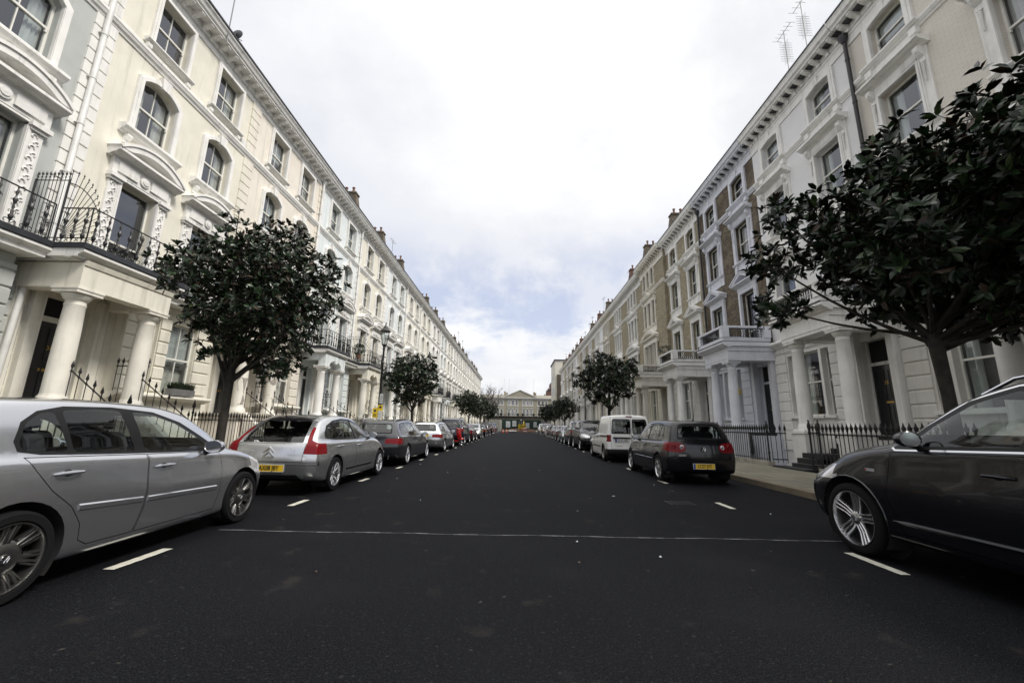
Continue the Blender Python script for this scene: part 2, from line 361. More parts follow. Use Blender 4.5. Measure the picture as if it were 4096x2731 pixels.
def window(root, uc, w, z0, z1, rise=0., d=-.16, bars=True, curtain='curtain', name='window', meet=.5, tall=False):
    o = outline(uc, w, z0, z1, rise); i = ins(o, .055, uc); mb = MB()
    mb.ringprism(o, i, 'x', d-.06, d, closed=True)
    zm = z0+(z1-z0)*meet
    mb.box(d-.07, d+.02, uc-w/2+.03, uc+w/2-.03, zm-.03, zm+.03)
    if bars: mb.box(d-.045, d-.01, uc-.014, uc+.014, z0+.04, z1-.05)
    for s in (-1, 1): mb.box(d-.02, d+.03, uc+s*(w/2-.07)-.02, uc+s*(w/2-.07)+.02, zm-.12, zm-.03)
    f = mb.build(name, SASH, root)
    p = MB(); p.add([(d-.03, a, b) for a, b in i], [tuple(range(len(i)))]); p.build('pane', GLASS, f)
    if curtain:
        c = MB(); x0 = d-.16; hw = w/2-.04
        if curtain == 'curtain':
            for s in (-1, 1):
                n = 10; top = z1-.04-(rise*.8); ps = [(x0+.035*math.sin(k*2.6), uc+s*(hw-hw*.62*k/n)) for k in range(n+1)]
                c.add([(a, b, z0+.02) for a, b in ps]+[(a, b, top) for a, b in ps], [(k, k+1, n+2+k, n+1+k) for k in range(n)], 0, True)
        else: c.box(x0, x0+.01, uc-hw, uc+hw, z0+(z1-z0)*.42, z1-.05-rise*.6)
        c.build('curtain', CURT if curtain == 'curtain' else BLIND, f)
    return f
def casing(mb, uc, w, z0, z1, rise, t, d0=0., d1=.09, m=0):
    a = outline(uc, w+2*t, z0, z1+t, rise*(1+2*t/w) if rise else 0); b = outline(uc, w, z0, z1, rise)
    mb.ringprism(a, b, 'x', d0, d1, m)
    a2 = outline(uc, w+2*t*.62, z0, z1+t*.62, rise*(1+1.2*t/w) if rise else 0)
    mb.ringprism(a2, outline(uc, w+.02, z0, z1+.01, rise), 'x', d1+.002, d1+.022, m)
def mould(mb, u0, u1, prof, m=0):      # prof: closed list of (d, z)
    return mb.prism(prof, 'y', u0, u1, m)
def corn(d, z, h, base=0.):            # simple cornice profile rising from z to z+h, reaching out to d
    return [(base-.05, z), (base+(d-base)*.25, z), (base+(d-base)*.4, z+h*.22), (base+(d-base)*.7, z+h*.34), (base+(d-base)*.85, z+h*.52), (d-.01, z+h*.6), (d, z+h*.62), (d, z+h*.88), (d-.03, z+h), (base-.05, z+h)]
def bracket(mb, uc, z0, z1, d, w=.13, m=0, d0=0.):
    h = z1-z0
    mb.prism([(d0-.02, z1), (d, z1), (d, z1-h*.25), (d0+(d-d0)*.75, z1-h*.5), (d0+(d-d0)*.35, z1-h*.65), (d0+(d-d0)*.3, z1-h*.95), (d0-.02, z0)], 'y', uc-w/2, uc+w/2, m)
def drop(mb, uc, z1, z0, d, m=0):      # console with carved drop below
    bracket(mb, uc, z1-.5, z1, d, .17, m); mb.ball((d*.75, uc, z1-.12), .085, m, 6)
    z = z1-.5; r = .06
    while z > z0: mb.ball((.10, uc, z), r, m, 5, (.8, 1, .8)); z -= r*1.35; r = max(.028, r*.9)
def seg_ped(mb, uc, w, z, rise, d, m=0, d0=0.):
    mb.prism(corn(d, z, .24, d0), 'y', uc-w/2, uc+w/2, m)
    n = 14; z += .242
    r = ((w/2)**2+rise**2)/(2*rise); a0 = math.asin(w/2/r); zc = z+rise-r
    P = lambda rr, i: (uc+rr*math.sin(-a0+2*a0*i/n), zc+rr*math.cos(-a0+2*a0*i/n))
    outer = [P(r, i) for i in range(n+1)]; inner = [P(r-.20, i) for i in range(n+1)]
    inner = [(a, max(b, z+.001)) for a, b in inner]
    mb.ringprism(outer, inner, 'x', d0, d, m)
    mid = [P(r+.05, i) for i in range(n+1)]; mb.ringprism(mid, [P(r-.03, i) for i in range(n+1)], 'x', d0, d+.04, m)
    mb.prism([(uc-w/2+.15, z)]+[P(r-.19, i) for i in range(2, n-1)]+[(uc+w/2-.15, z)], 'x', d0-.01, d0+.05, m)
def tri_ped(mb, uc, w, z, rise, d, m=0, d0=0.):
    mb.prism(corn(d, z, .2, d0), 'y', uc-w/2, uc+w/2, m); z += .202
    o = [(uc-w/2-.03, z), (uc, z+rise), (uc+w/2+.03, z)]; i = [(uc-w/2+.34, z), (uc, z+rise-.17), (uc+w/2-.34, z)]
    mb.ringprism(o, i, 'x', d0, d, m)
    mb.ringprism([(a, b+.05) for a, b in o], [(a, b-.02) for a, b in o], 'x', d0, d+.04, m)
    mb.prism([(uc-w/2+.3, z), (uc, z+rise-.1), (uc+w/2-.3, z)], 'x', d0-.01, d0+.06, m)
COLP = lambda z0, z1, r: [(r*1.28, z0), (r*1.28, z0+.07), (r*1.18, z0+.13), (r*1.06, z0+.17), (r*1.02, z0+.22), (r, z0+(z1-z0)*.33), (r*.95, z0+(z1-z0)*.66), (r*.86, z1-.30),
        (r*.92, z1-.28), (r*.92, z1-.25), (r*.86, z1-.24), (r*.86, z1-.17), (r*.98, z1-.15), (r*1.22, z1-.06), (r*1.26, z1-.03), (r*1.2, z1-.005)]
def column(root, d, u, z0, z1, r, mt, name='column'):
    mb = MB(); mb.lathe(COLP(z0+.06, z1-.12, r), (d, u, 0), 24); mb.box(d-r*1.4, d+r*1.4, u-r*1.4, u+r*1.4, z0, z0+.06); mb.box(d-r*1.42, d+r*1.42, u-r*1.42, u+r*1.42, z1-.12, z1)
    mb.box(d-r*1.5, d+r*1.5, u-r*1.5, u+r*1.5, z1-.045, z1-.002)
    return mb.build(name, mt, root)
SPEAR = [(.011, -.16), (.026, -.14), (.026, -.12), (.012, -.11), (.012, -.05), (.020, -.045), (.034, -.01), (.020, .05), (.002, .12)]
def spear(mb, x, y, z, k=1., fleur=False, n=6):
    mb.lathe([(r*k, h*k) for r, h in SPEAR], (x, y, z), n, 0, cap=False)
    if fleur:
        for s in (-1, 1): mb.tube([(x, y+s*.008, z-.05), (x, y+s*.045, z-.01), (x, y+s*.055, z+.035), (x, y+s*.036, z+.04)], [.012, .014, .011, .005], 4)
        mb.ball((x, y, z-.07), .028, 0, 5)
def rail_run(mb, a, b, zb, zt, sp=.135, fleur=False, slope=0., k=1., bars=True):
    """bars from a=(x,y) to b; zb/zt base and tip heights at a; both change by slope over the run"""
    L = math.hypot(b[0]-a[0], b[1]-a[1]); n = max(1, int(L/sp))
    for i in range(n+1):
        t = i/n; x = a[0]+(b[0]-a[0])*t; y = a[1]+(b[1]-a[1])*t; z1 = zt+slope*t; z0 = zb+slope*t
        mb.tube([(x, y, z0), (x, y, z1-.14*k)], .0095*k, 5); spear(mb, x, y, z1-.12*k, k, fleur)
    for h in ([zt-.25*k]+([zb+.12] if slope == 0 else [])):
        mb.tube([(a[0], a[1], h), (b[0], b[1], h+slope)], .016*k, 5)
    return mb
def scroll(mb, x, y, z, r, ax, s=1, n=9, t=.010):
    pts = []
    for i in range(n+1):
        a = i/n*4.4; rr = r*(1-.62*i/n); p = rr*math.cos(a)*s; q = rr*math.sin(a)
        pts.append((x+p, y, z+q) if ax == 'x' else (x, y+p, z+q))
    mb.tube(pts, t, 4)
def baluster(mb, x, y, z, h, ax):
    P = [(.02, 0), (.03, .03), (.012, .06), (.012, .14), (.035, .18), (.045, .24), (.02, .30), (.03, .34), (.012, .38), (.028, .46), (.012, .52), (.03, .6), (.045, .66), (.02, .72), (.012, .76), (.028, .84), (.014, .9), (.014, 1)]
    mb.lathe([(r, q*h) for r, q in P], (x, y, z), 6, 0, cap=False)
    for s in (-1, 1):
        scroll(mb, x+(s*.07 if ax == 'x' else 0), y+(s*.07 if ax == 'y' else 0), z+.10*h, .07, ax, -s)
        scroll(mb, x+(s*.045 if ax == 'x' else 0), y+(s*.045 if ax == 'y' else 0), z+.34*h, .045, ax, -s, 7, .008)
        scroll(mb, x+(s*.04 if ax == 'x' else 0), y+(s*.04 if ax == 'y' else 0), z+.62*h, .04, ax, s, 7, .008)
def rustic(mb, u0, u1, z0, z1, d, m=0, h=.40, t=.055, back=None, ch=.03):
    z = z0
    while z < z1-.1:
        zt = min(z+h-.045, z1); mb.prism([(d-.02, z), (d+t-.015, z), (d+t, z+.02), (d+t, zt-.02), (d+t-.015, zt), (d-.02, zt)], 'y', u0, u1, m); z += h
def roof_part(root, Wd, red=False, pots=2, stack=(-.15, -2.0), top=18.45, brick=BRK_BROWN, slope=True):
    mb = MB(); mb.prism([(.35, 16.02), (-3.6, 18.0), (-9.0, 18.0), (-9.0, 15.9), (.35, 15.9)], 'y', .002, Wd-.002)
    rf = mb.build('roof', SLATE, root)
    c = MB(); c.prism([(stack[0], 16.0), (stack[0]-.45, top), (stack[1]-.5, top), (stack[1]-.5, 16.0)], 'y', -.30, .30); c.box(stack[0]-.38, stack[1]-.55, -.36, .36, top+.003, top+.12)
    ch = c.build('chimney', brick, rf)
    for i in range(pots):
        p = MB(); p.lathe([(.10, 0), (.13, .03), (.10, .08), (.085, .42), (.12, .46), (.11, .52), (.07, .52)], (stack[0]-.75-i*.55, 0, top+.12), 10); p.build('chimney_pot', POTM, rf)
    return rf

# ------------------------------------------------------------------ stuccoed houses of the left side
WL = 6.27
def left_house(arched=False):
    root = empty('terraced_house'); C0 = ST['cream']
    cu = (2.05, 4.72)
    holes = [outline(c, 1.25, 13.17, 15.0) for c in cu]+[outline(c, 1.28, 9.96, 12.0, .28) for c in cu]+[outline(c, 1.2, 5.42, 8.25) for c in cu]
    w = MB()
    wall_panel(w, 0, WL, 5.3, 15.5, holes, 0, .24)
    wall_panel(w, 0, WL, -2.5, 5.3, [outline(.95, 1.1, 1.55, 4.35)], 0, .3)
    for u in (.003, WL-.003): w.add([(-.9, u, -2.5), (-.001, u, -2.5), (-.001, u, 15.9), (-.9, u, 15.9)], [(0, 1, 2, 3)])
    w.box(-.9, -8.8, 0.02, WL-.02, -2.5, 16.0, 1)
    # rusticated ground-floor bay
    b0, b1, bd = 2.15, 5.55, .42
    wall_panel(w, b0, b1, -2.5, 4.93, [outline(2.9, .72, 2.12, 4.45), outline(4.25, 1.15, 2.12, 4.45), outline(2.9, .72, -1.6, .4), outline(4.25, 1.15, -1.6, .4)], bd, .2)
    for u in (b0, b1): w.add([(0, u, -2.5), (bd, u, -2.5), (bd, u, 4.93), (0, u, 4.93)], [(0, 1, 2, 3)])
    wl = w.build('wall', [C0, ROOM], root)
    for u0, u1, zz0, dd in ((b0-.03, 2.52, 2.16, bd), (3.28, 3.66, 2.16, bd), (4.84, b1+.03, 2.16, bd), (5.62, WL-.03, 1.6, 0.), (1.72, 2.1, 1.6, 0.)):
        r = MB(); rustic(r, u0, u1, zz0, 4.7, dd); r.box(dd-.02, dd+.02, u0+.01, u1-.01, zz0, 4.68); r.build('rusticated_pier', C0, root)
    for ua, ub in ((.002, .40), (WL-.20, WL-.002)):     # quoins on the party lines
        q = MB(); z = 5.4
        while z < 15.2: q.box(-.01, .055, ua, ub, z, z+.35); z += .395
        q.build('quoin_strip', TRIM, root)
    s = MB(); mould(s, 0, WL, corn(.15, 12.48, .34)); s.build('string_course', TRIM, root)
    c = MB(); mould(c, 0, WL, [(0, 15.2), (.04, 15.2), (.06, 15.26), (0.04, 15.32), (.04, 15.42), (0, 15.42)]); mould(c, 0, WL, [(-.02, 15.7), (.5, 15.7), (.5, 15.76), (.56, 15.8), (.6, 15.9), (.66, 15.96), (.66, 16.03), (-.02, 16.03)])
    mould(c, 0, WL, [(0, 15.42), (.12, 15.5), (.12, 15.7), (0, 15.7)])
    n = 14
    for i in range(n): bracket(c, (i+.5)*WL/n, 15.42, 15.7, .46, .15)
    cn = c.build('cornice', TRIM, root)
    g = MB(); g.box(.02, .70, .003, WL-.003, 16.032, 16.10); g.build('gutter', LEAD, cn)
    for k, u in enumerate(cu):
        f = window(root, u, 1.25, 13.17, 15.0, curtain='blind' if k == 0 else 'curtain')
        m = MB(); casing(m, u, 1.25, 13.17, 15.0, 0, .15); m.build('window_surround', TRIM, f)
        m = MB(); mould(m, u-.92, u+.92, corn(.2, 13.02, .16)); m.box(0, .12, u-.85, u-.7, 12.9, 13.02); m.box(0, .12, u+.7, u+.85, 12.9, 13.02); m.build('sill', TRIM, f)
        f = window(root, u, 1.28, 9.96, 12.0, .28, curtain='curtain')
        m = MB(); casing(m, u, 1.28, 9.96, 12.0, .28, .18)
        m.prism([(u-.12, 11.94), (u+.12, 11.94), (u+.18, 12.32), (u-.18, 12.32)], 'x', 0, .17); m.build('window_surround', TRIM, f)
        m = MB(); mould(m, u-1.02, u+1.02, corn(.26, 9.70, .26)); bracket(m, u-.75, 9.42, 9.70, .16, .16); bracket(m, u+.75, 9.42, 9.70, .16, .16); m.build('sill', TRIM, f)
        f = window(root, u, 1.2, 5.42, 8.25, bars=False, curtain='curtain', meet=.36, d=-.18)
        m = MB(); casing(m, u, 1.2, 5.3, 8.25, 0, .10)
        for sg in (-1, 1):
            uu = u+sg*.82; m.box(0, .07, uu-.15, uu+.15, 5.3, 8.1)
            z = 5.6
            while z < 8.0:
                scroll(m, .085, uu-.045, z, .075, 'y', 1, 8, .018); scroll(m, .085, uu+.045, z+.14, .065, 'y', -1, 8, .016); z += .3
            m.box(0, .14, uu-.19, uu+.19, 8.12, 8.2); m.box(0, .2, uu-.22, uu+.22, 8.2, 8.32)
        m.box(0, .12, u-1.0, u+1.0, 8.33, 8.80); m.box(.12, .17, u-.85, u-.22, 8.42, 8.72); m.box(.12, .17, u+.22, u+.85, 8.42, 8.72)
        m.lathe([(.16, .10), (.16, .17), (.11, .18), (.10, .2), (.04, .2), (.01, .21)], (0, u, 8.57), 12, ax='x')
        m.build('window_surround', TRIM, f)
        m = MB(); seg_ped(m, u, 2.3, 8.8, .46, .40); m.build('pediment', TRIM, f)
    for uc, ww in ((2.9, .72), (4.25, 1.15)):
        f = window(root, uc, ww, 2.12, 4.45, d=bd-.12, bars=ww > 1, curtain='blind')
        m = MB(); m.box(bd-.1, bd-.02, uc-ww/2-.0, uc+ww/2, 2.05, 2.12); m.build('sill', TRIM, f)
        window(root, uc, ww, -1.6, .4, d=bd-.12, curtain=None)
    m = MB(); mould(m, b0-.12, b1+.12, corn(bd+.28, 1.86, .2, bd-.05)); m.build('bay_sill', TRIMC, root)
    # balcony slab with moulded edge, lead top, porch under it
    sl = MB(); p0, p1, pd = -.34, 2.16, 1.62; e = 1.02
    sl.box(-.02, e-.12, p1+.222, WL+p0-.222, 4.94, 5.2); mould(sl, p1+.222, WL+p0-.222, corn(e, 4.98, .22, e-.35))
    mould(sl, p0-.22, p1+.22, corn(pd+.16, 4.98, .22, pd-.22)); sl.box(-.02, pd-.1, p0-.10, p1+.10, 4.96, 5.199)
    for uu, a in ((p0-.223, -1), (p1+.223, 1)): sl.box(.9, pd+.02, uu, uu-a*.2, 5.003, 5.197)
    bal = sl.build('balcony', TRIM, root)
    l = MB(); l.box(-.0, e+.03, p1+.254, WL+p0-.252, 5.2, 5.33); l.box(-.0, pd+.19, p0-.25, p1+.252, 5.202, 5.332); l.build('balcony_top', LEAD, bal)
    rl = MB(); zb = 5.33; H = .92
    path = [(e-.06, WL+p0-.32), (e-.06, p1+.18), (pd+.08, p1+.18), (pd+.08, p0-.16), (e-.06, p0-.16)]
    for a, b in zip(path[:-1], path[1:]):
        L = math.hypot(a[0]-b[0], a[1]-b[1]); nb = max(1, round(L/.29)); ax = 'y' if abs(a[1]-b[1]) > .1 else 'x'
        for i in range(nb): t = (i+.5)/nb; baluster(rl, a[0]+(b[0]-a[0])*t, a[1]+(b[1]-a[1])*t, zb, H, ax)
        for h, rr in ((.03, .014), (H, .018)): rl.tube([(*a, zb+h), (*b, zb+h)], rr, 5)
        rl.tube([(*a, zb), (*a, zb+H)], .016, 5)
    rl.build('balcony_railing', IRON, bal)
    sc = MB(); u = p0-.12; zb = 5.4; nb = 9
    for i in range(nb): x = .05+i*.1; sc.tube([(x, u, zb), (x, u, zb+1.75)], .009, 4); spear(sc, x, u, zb+1.8, .7)
    sc.tube([(0, u, zb+1.62), (.88, u, zb+1.62)], .014, 4); sc.tube([(0, u, zb+.1), (1.5, u, zb+.1)], .014, 4); sc.tube([(.88, u, zb), (.88, u, zb+1.66)], .02, 4); sc.tube([(0.02, u, zb), (0.02, u, zb+1.66)], .02, 4)
    for i in range(13):
        a = R(90-i*7.5); r0, r1 = .22, 1.72-.5*(i/12.)
        cx0 = .9; sc.tube([(cx0+r0*math.cos(a), u, zb+.1+r0*math.sin(a)), (cx0+r1*math.cos(a)*.72, u, zb+.1+r1*math.sin(a))], .008, 4); spear(sc, cx0+r1*.74*math.cos(a), u, zb+.15+r1*math.sin(a), .5)
    for rr in (.22, 1.45): sc.tube([(.9+rr*(.72 if rr > 1 else 1)*math.cos(R(q)), u, zb+.1+(rr-(.4*(90-q)/90 if rr > 1 else 0))*math.sin(R(q))) for q in range(0, 91, 9)], .012, 4)
    sc.build('balcony_screen', IRON, bal)
    # porch
    en = MB(); zc = 4.32
    if arched:
        for ax_, lo, hi in (('f', p0, p1),):
            o = [(lo, zc), (lo, 4.95), (hi, 4.95), (hi, zc)]
            arc = [(hi-.5, zc)]+[((lo+hi)/2+(hi-lo-1.0)/2*math.cos(R(t)), zc+.38*math.sin(R(t))) for t in range(15, 166, 15)]+[(lo+.5, zc)]
            en.prism(o+[(hi-.5, zc)][:0]+[(arc[0][0], zc)]+arc[1:-1]+[(arc[-1][0], zc)], 'x', pd-.38, pd)
        for uu in (p0, p1-.36): en.box(0, pd-.38, uu, uu+.36, 4.62, 4.95)
        en.box(pd-.02, pd+.05, .78, 1.02, 4.55, 4.93)
    else:
        en.box(pd-.36, pd, p0, p1, zc, 4.93); en.box(0, pd-.362, p0, p0+.36, zc, 4.93); en.box(0, pd-.362, p1-.36, p1, zc, 4.93)
        mould(en, p0, p1, [(pd, 4.86), (pd+.03, 4.86), (pd+.07, 4.98), (pd, 4.98)])
    en.box(0, pd-.37, p0+.37, p1-.37, 4.86, 4.93)
    pe = en.build('porch_entablature', C0, root)
    for u in (-.06, 1.86): column(root, pd-.30, u, 1.56, zc, .218, TRIMC)
    pl = MB()
    for u in (.04, 1.62): pl.box(0, .16, u-.0, u+.26, 1.56, 4.5)
    for u in (-.30, 1.95): pl.box(0, .10, u, u+.22, 1.56, 4.32)
    pl.build('pilaster', TRIMC, root)
    dr = MB(); dr.box(-.30, -.24, .40, 1.50, 3.72, 3.86); dr.box(-.30, -.22, .40, .46, 1.56, 4.34); dr.box(-.30, -.22, 1.44, 1.50, 1.56, 4.34); dr.build('door_frame', TRIM, root)
    fl = MB().box(-.30, -.28, .46, 1.44, 3.86, 4.34); fl.build('fanlight', ROOM, root)
    dl = MB(); dl.box(-.32, -.27, .46, 1.44, 1.58, 3.72)
    for uu in (.56, 1.0):
        for za, zb_ in ((1.78, 2.55), (2.72, 3.6)): dl.ringprism([(uu, za), (uu+.34, za), (uu+.34, zb_), (uu, zb_)], [(uu+.03, za+.03), (uu+.31, za+.03), (uu+.31, zb_-.03), (uu+.03, zb_-.03)], 'x', -.27, -.255, closed=True)
    d_ = dl.build('door', BDOOR, root)
    MB().ball((-.24, .56, 2.55), .035).build('handle', BRASS, d_); MB().box(-.27, -.262, .82, 1.08, 2.45, 2.52).build('letterbox', BRASS, d_)
    st = MB(); st.box(0, pd+.02, p0-.02, p1+.02, 1.40, 1.56); st.box(0, pd-.1, p0+.05, p1-.05, -2.5, 1.398, 1)
    nst = 8
    for i in range(nst): z = 1.40-(i+1)*.16; st.box(pd+.021+i*.18, pd+.021+(i+1)*.18, .12, 1.68, z-.0, z+.158); st.box(pd+.03+i*.18, pd+.02+(i+1)*.18, .14, 1.66, -2.5, z-.002, 1)
    st.build('porch_steps', [STEPL, C0], root)
    ck = MB()
    for u in (-.1, 1.72): ck.prism([(pd+.02, 1.62), (3.05, .42), (3.05, -2.5), (pd+.02, -2.5)], 'y', u, u+.2)
    ck.build('stair_wall', C0, root)
    dp = MB(); u = .02; dp.tube([(.14, u, 15.45), (.14, u, 5.6), (.22, u-.1, 5.34)], .068, 10)
    z = 14.8
    while z > 5.6: dp.lathe([(.08, 0), (.08, .05)], (.14, u, z), 10); dp.box(0, .14, u-.1, u+.1, z+.01, z+.03); z -= 1.45
    dp.lathe([(.08, 0), (.14, .2), (.14, .26), (.0, .26)], (.14, u, 15.3), 10)
    dp.tube([(.2, u, 4.93), (.2, u, 4.75), (.16, u-.25, 4.55), (.14, u-.3, 1.8)], .07, 10); dp.build('downpipe', PIPEW, root)
    roof_part(root, WL)
    return root
def left_rail():
    root = empty('area_railing'); mb = MB(); x = 3.1
    rail_run(mb, (x, 1.98), (x, WL-.12), .32, 1.56, .128)
    rail_run(mb, (1.55, 1.84), (3.02, 1.84), 1.5, 2.62, .2, slope=-1.06); rail_run(mb, (1.55, 0.0), (3.02, 0.0), 1.5, 2.62, .2, slope=-1.06)
    mb.build('bar_panel', IRON, root)
    for yy in (1.88, -.02): p = MB().tube([(x, yy, .12), (x, yy, 1.6)], .022, 6); spear(p, x, yy, 1.68, 1.4); p.build('post', IRON, root)
    rail = MB(); rail_run(rail, (1.45, 2.05), (.55, 2.05), 1.56, 3.02, .13); rail.build('landing_rail', IRON, root)
    c = MB().box(x-.13, x+.13, 1.9, WL-.02, .10, .33); c.build('coping', STEPL, root)
    return root

# ------------------------------------------------------------------ houses of the right side (local frame turned 180 degrees; v counts from the near end)
WR = 6.2
def right_ground(root, C0, TR, tripl=True):
    V = lambda v: WR-v
    w = MB(); holes = [outline(V(.95), 1.1, 1.24, 4.4), outline(V(4.15), 1.3, 1.95, 4.55), outline(V(3.15), .42, 1.95, 4.55), outline(V(5.15), .42, 1.95, 4.55), outline(V(4.1), 1.2, -1.6, .3)]
    wall_panel(w, 0, WR, -2.5, 5.0, holes, 0, .3)
    for u in (.003, WR-.003): w.add([(-.9, u, -2.5), (-.001, u, -2.5), (-.001, u, 5.0), (-.9, u, 5.0)], [(0, 1, 2, 3)])
    w.build('ground_floor_wall', C0, root)
    for va, vb in ((6.17, 5.42), (2.88, 2.1), (.36, .03)):
        r = MB(); rustic(r, V(va), V(vb), .5, 4.7, 0., h=.42); r.box(-.02, .02, V(va)+.01, V(vb)-.01, .5, 4.68); r.build('rusticated_pier', C0, root)
    for vc, ww in ((4.15, 1.3), (3.15, .42), (5.15, .42)):
        f = window(root, V(vc), ww, 1.95, 4.55, bars=False, curtain='blind' if vc > 4.5 else ('curtain' if vc > 3.5 else None), d=-.2, meet=.52)
        m = MB(); m.box(0, .12, V(vc)-ww/2-.1, V(vc)+ww/2+.1, 1.84, 1.945); m.build('sill', TR, f)
    window(root, V(4.1), 1.2, -1.6, .3, curtain=None)
    s = MB(); mould(s, 0, WR, corn(.32, 5.0, .28)); mould(s, 0, WR, [(0, 4.72), (.05, 4.72), (.08, 4.8), (.03, 4.82), (0, 4.9)]); s.build('string_course', TR, root)
    # porch
    pd = 2.25; y0, y1 = V(2.34), V(-.13); zc = 4.5
    for v in (.26, 1.92):
        mb = MB().box(pd-.68, pd-.02, V(v)-.33, V(v)+.33, .1, 1.24); mb.box(pd-.72, pd+.02, V(v)-.37, V(v)+.37, 1.24, 1.32); mb.build('column_pedestal', TR, root)
        column(root, pd-.35, V(v), 1.32, zc, .21, TR)
    en = MB(); en.box(pd-.62, pd-.05, y0+.08, y1-.02, zc, 4.93); en.box(0, pd-.622, y0+.08, y0+.6, zc, 4.93); en.box(0, pd-.622, y1-.45, y1-.02, zc, 4.93); en.box(0, pd-.623, y0+.6, y1-.45, 4.8, 4.93)
    en.box(pd-.65, pd-.03, y0+.06, y1-.01, zc+.1, zc+.15); en.build('porch_entablature', TR, root)
    p = MB(); mould(p, y0-.12, y1+.12, corn(pd+.24, 5.10, .25, pd-.08)); p.box(-.02, pd-.06, y0-.02, y1+.02, 4.94, 5.352)
    for a, b in ((y0-.28, y0+.1), (y1-.06, y1+.115)): p.box(.3, pd+.1, a, b, 5.16, 5.348)
    bal = p.build('balcony', TR, root)
    l = MB().box(0, pd+.25, y0-.25, y1+.1, 5.354, 5.385); l.build('balcony_top', LEAD, bal)
    q = MB(); zb = 5.386
    q.box(.15, pd+.12, y0-.12, y0+.10, zb, zb+.2); q.box(pd-.12, pd+.12, y0+.101, y1-.02, zb, zb+.2); q.box(.15, pd-.121, y1-.24, y1-.02, zb, zb+.2)
    for x, y in ((pd, y0), (pd, y1-.13), (.3, y0), (.3, y1-.13)): q.box(x-.17, x+.15, y-.15, y+.15, zb+.2, zb+.66)
    for a in ((.13, pd+.17, y0-.17, y0+.17), (pd-.17, pd+.17, y0+.171, y1+.02), (.13, pd-.171, y1-.30, y1+.02)): q.box(*a, zb+.66, zb+.76)
    q.build('balcony_parapet', TR, bal)
    pn = MB(); zb += .2
    def lattice(a, b):
        L = math.hypot(b[0]-a[0], b[1]-a[1]); n = int(L/.115)
        for i in range(n+1):
            t = i/n; x = a[0]+(b[0]-a[0])*t; y = a[1]+(b[1]-a[1])*t
            pn.tube([(x, y, zb), (x, y, zb+.46)], .010, 4)
            if i < n:
                t2 = (i+.5)/n; x2 = a[0]+(b[0]-a[0])*t2; y2 = a[1]+(b[1]-a[1])*t2; dx = (b[0]-a[0])/L; dy = (b[1]-a[1])/L
                for h, rr in ((.33, .045), (.12, .05)):
                    pn.tube([(x2+dx*rr*math.cos(k*.785), y2+dy*rr*math.cos(k*.785), zb+h+rr*1.3*math.sin(k*.785)) for k in range(9)], .010, 4)
        for h in (.02, .22, .44): pn.tube([(*a, zb+h), (*b, zb+h)], .012, 4)
    lattice((pd, y0+.16), (pd, y1-.3)); lattice((.5, y0), (pd-.16, y0)); lattice((.5, y1-.13), (pd-.16, y1-.13))
    pn.build('lattice_panel', IRON, bal)
    pl = MB()
    for v in (.12, 1.56): pl.box(0, .22, V(v)-.13-.0, V(v)+.10, 1.24, 4.8)
    pl.build('pilaster', TR, root)
    fr = MB(); fr.box(-.3, -.22, V(1.5), V(.4), 3.55, 3.66); fr.box(-.3, -.2, V(1.5), V(1.44), 1.24, 4.4); fr.box(-.3, -.2, V(.46), V(.4), 1.24, 4.4); fr.build('door_frame', TR, root)
    MB().box(-.3, -.27, V(1.44), V(.46), 3.66, 4.39).build('fanlight', ROOM, root)
    dl = MB(); dl.box(-.3, -.25, V(1.44), V(.46), 1.26, 3.55)
    for uu in (V(1.36), V(.88)):
        for za, zb_ in ((1.45, 2.25), (2.4, 3.4)): dl.ringprism([(uu, za), (uu+.34, za), (uu+.34, zb_), (uu, zb_)], [(uu+.03, za+.03), (uu+.31, za+.03), (uu+.31, zb_-.03), (uu+.03, zb_-.03)], 'x', -.25, -.235, closed=True)
    d_ = dl.build('door', BDOOR, root)
    MB().ball((-.22, V(.6), 2.25), .03).build('handle', BRASS, d_); MB().box(-.25, -.235, V(1.08), V(.80), 2.28, 2.34).build('letterbox', BRASS, d_)
    st = MB(); st.box(0, pd-1.2, V(1.8), V(.4), 1.1, 1.24); st.box(0, pd-1.2, V(2.30), V(.05), -2.5, 1.09, 1); st.box(pd-1.199, pd-.03, V(1.58), V(.6), .3, .615)
    for i in range(3): st.box(pd-1.199, pd-1.0+.2*(2-i)-.2, V(1.57), V(.61), .617+i*.16, .775+i*.16)
    for i in range(3): z = .615-(i+1)*.165; st.box(pd-.02+i*.19, pd-.02+(i+1)*.19, V(1.56), V(.62), z, z+.163)
    st.box(pd+.56, pd+1.0, V(1.9), V(.3), .08, .17); st.box(pd-.02, pd+.95, V(1.53), V(.65), -2.5, .079, 1)
    st.build('porch_steps', [STEP, C0], root)
def right_cornice(root, TR, W_=WR):
    c = MB(); mould(c, 0, W_, [(0, 15.22), (.05, 15.22), (.05, 15.5), (.09, 15.55), (.09, 15.62), (0, 15.62)]); mould(c, 0, W_, [(-.02, 15.95), (.5, 15.95), (.52, 16.02), (.6, 16.08), (.62, 16.2), (.66, 16.3), (-.02, 16.3)]); mould(c, 0, W_, [(0, 15.62), (.1, 15.7), (.1, 15.95), (0, 15.95)])
    for i in range(13): bracket(c, (i+.5)*W_/13, 15.64, 15.95, .46, .16)
    cn = c.build('cornice', TR, root); MB().box(.02, .69, .003, W_-.003, 16.302, 16.36).build('gutter', LEAD, cn)
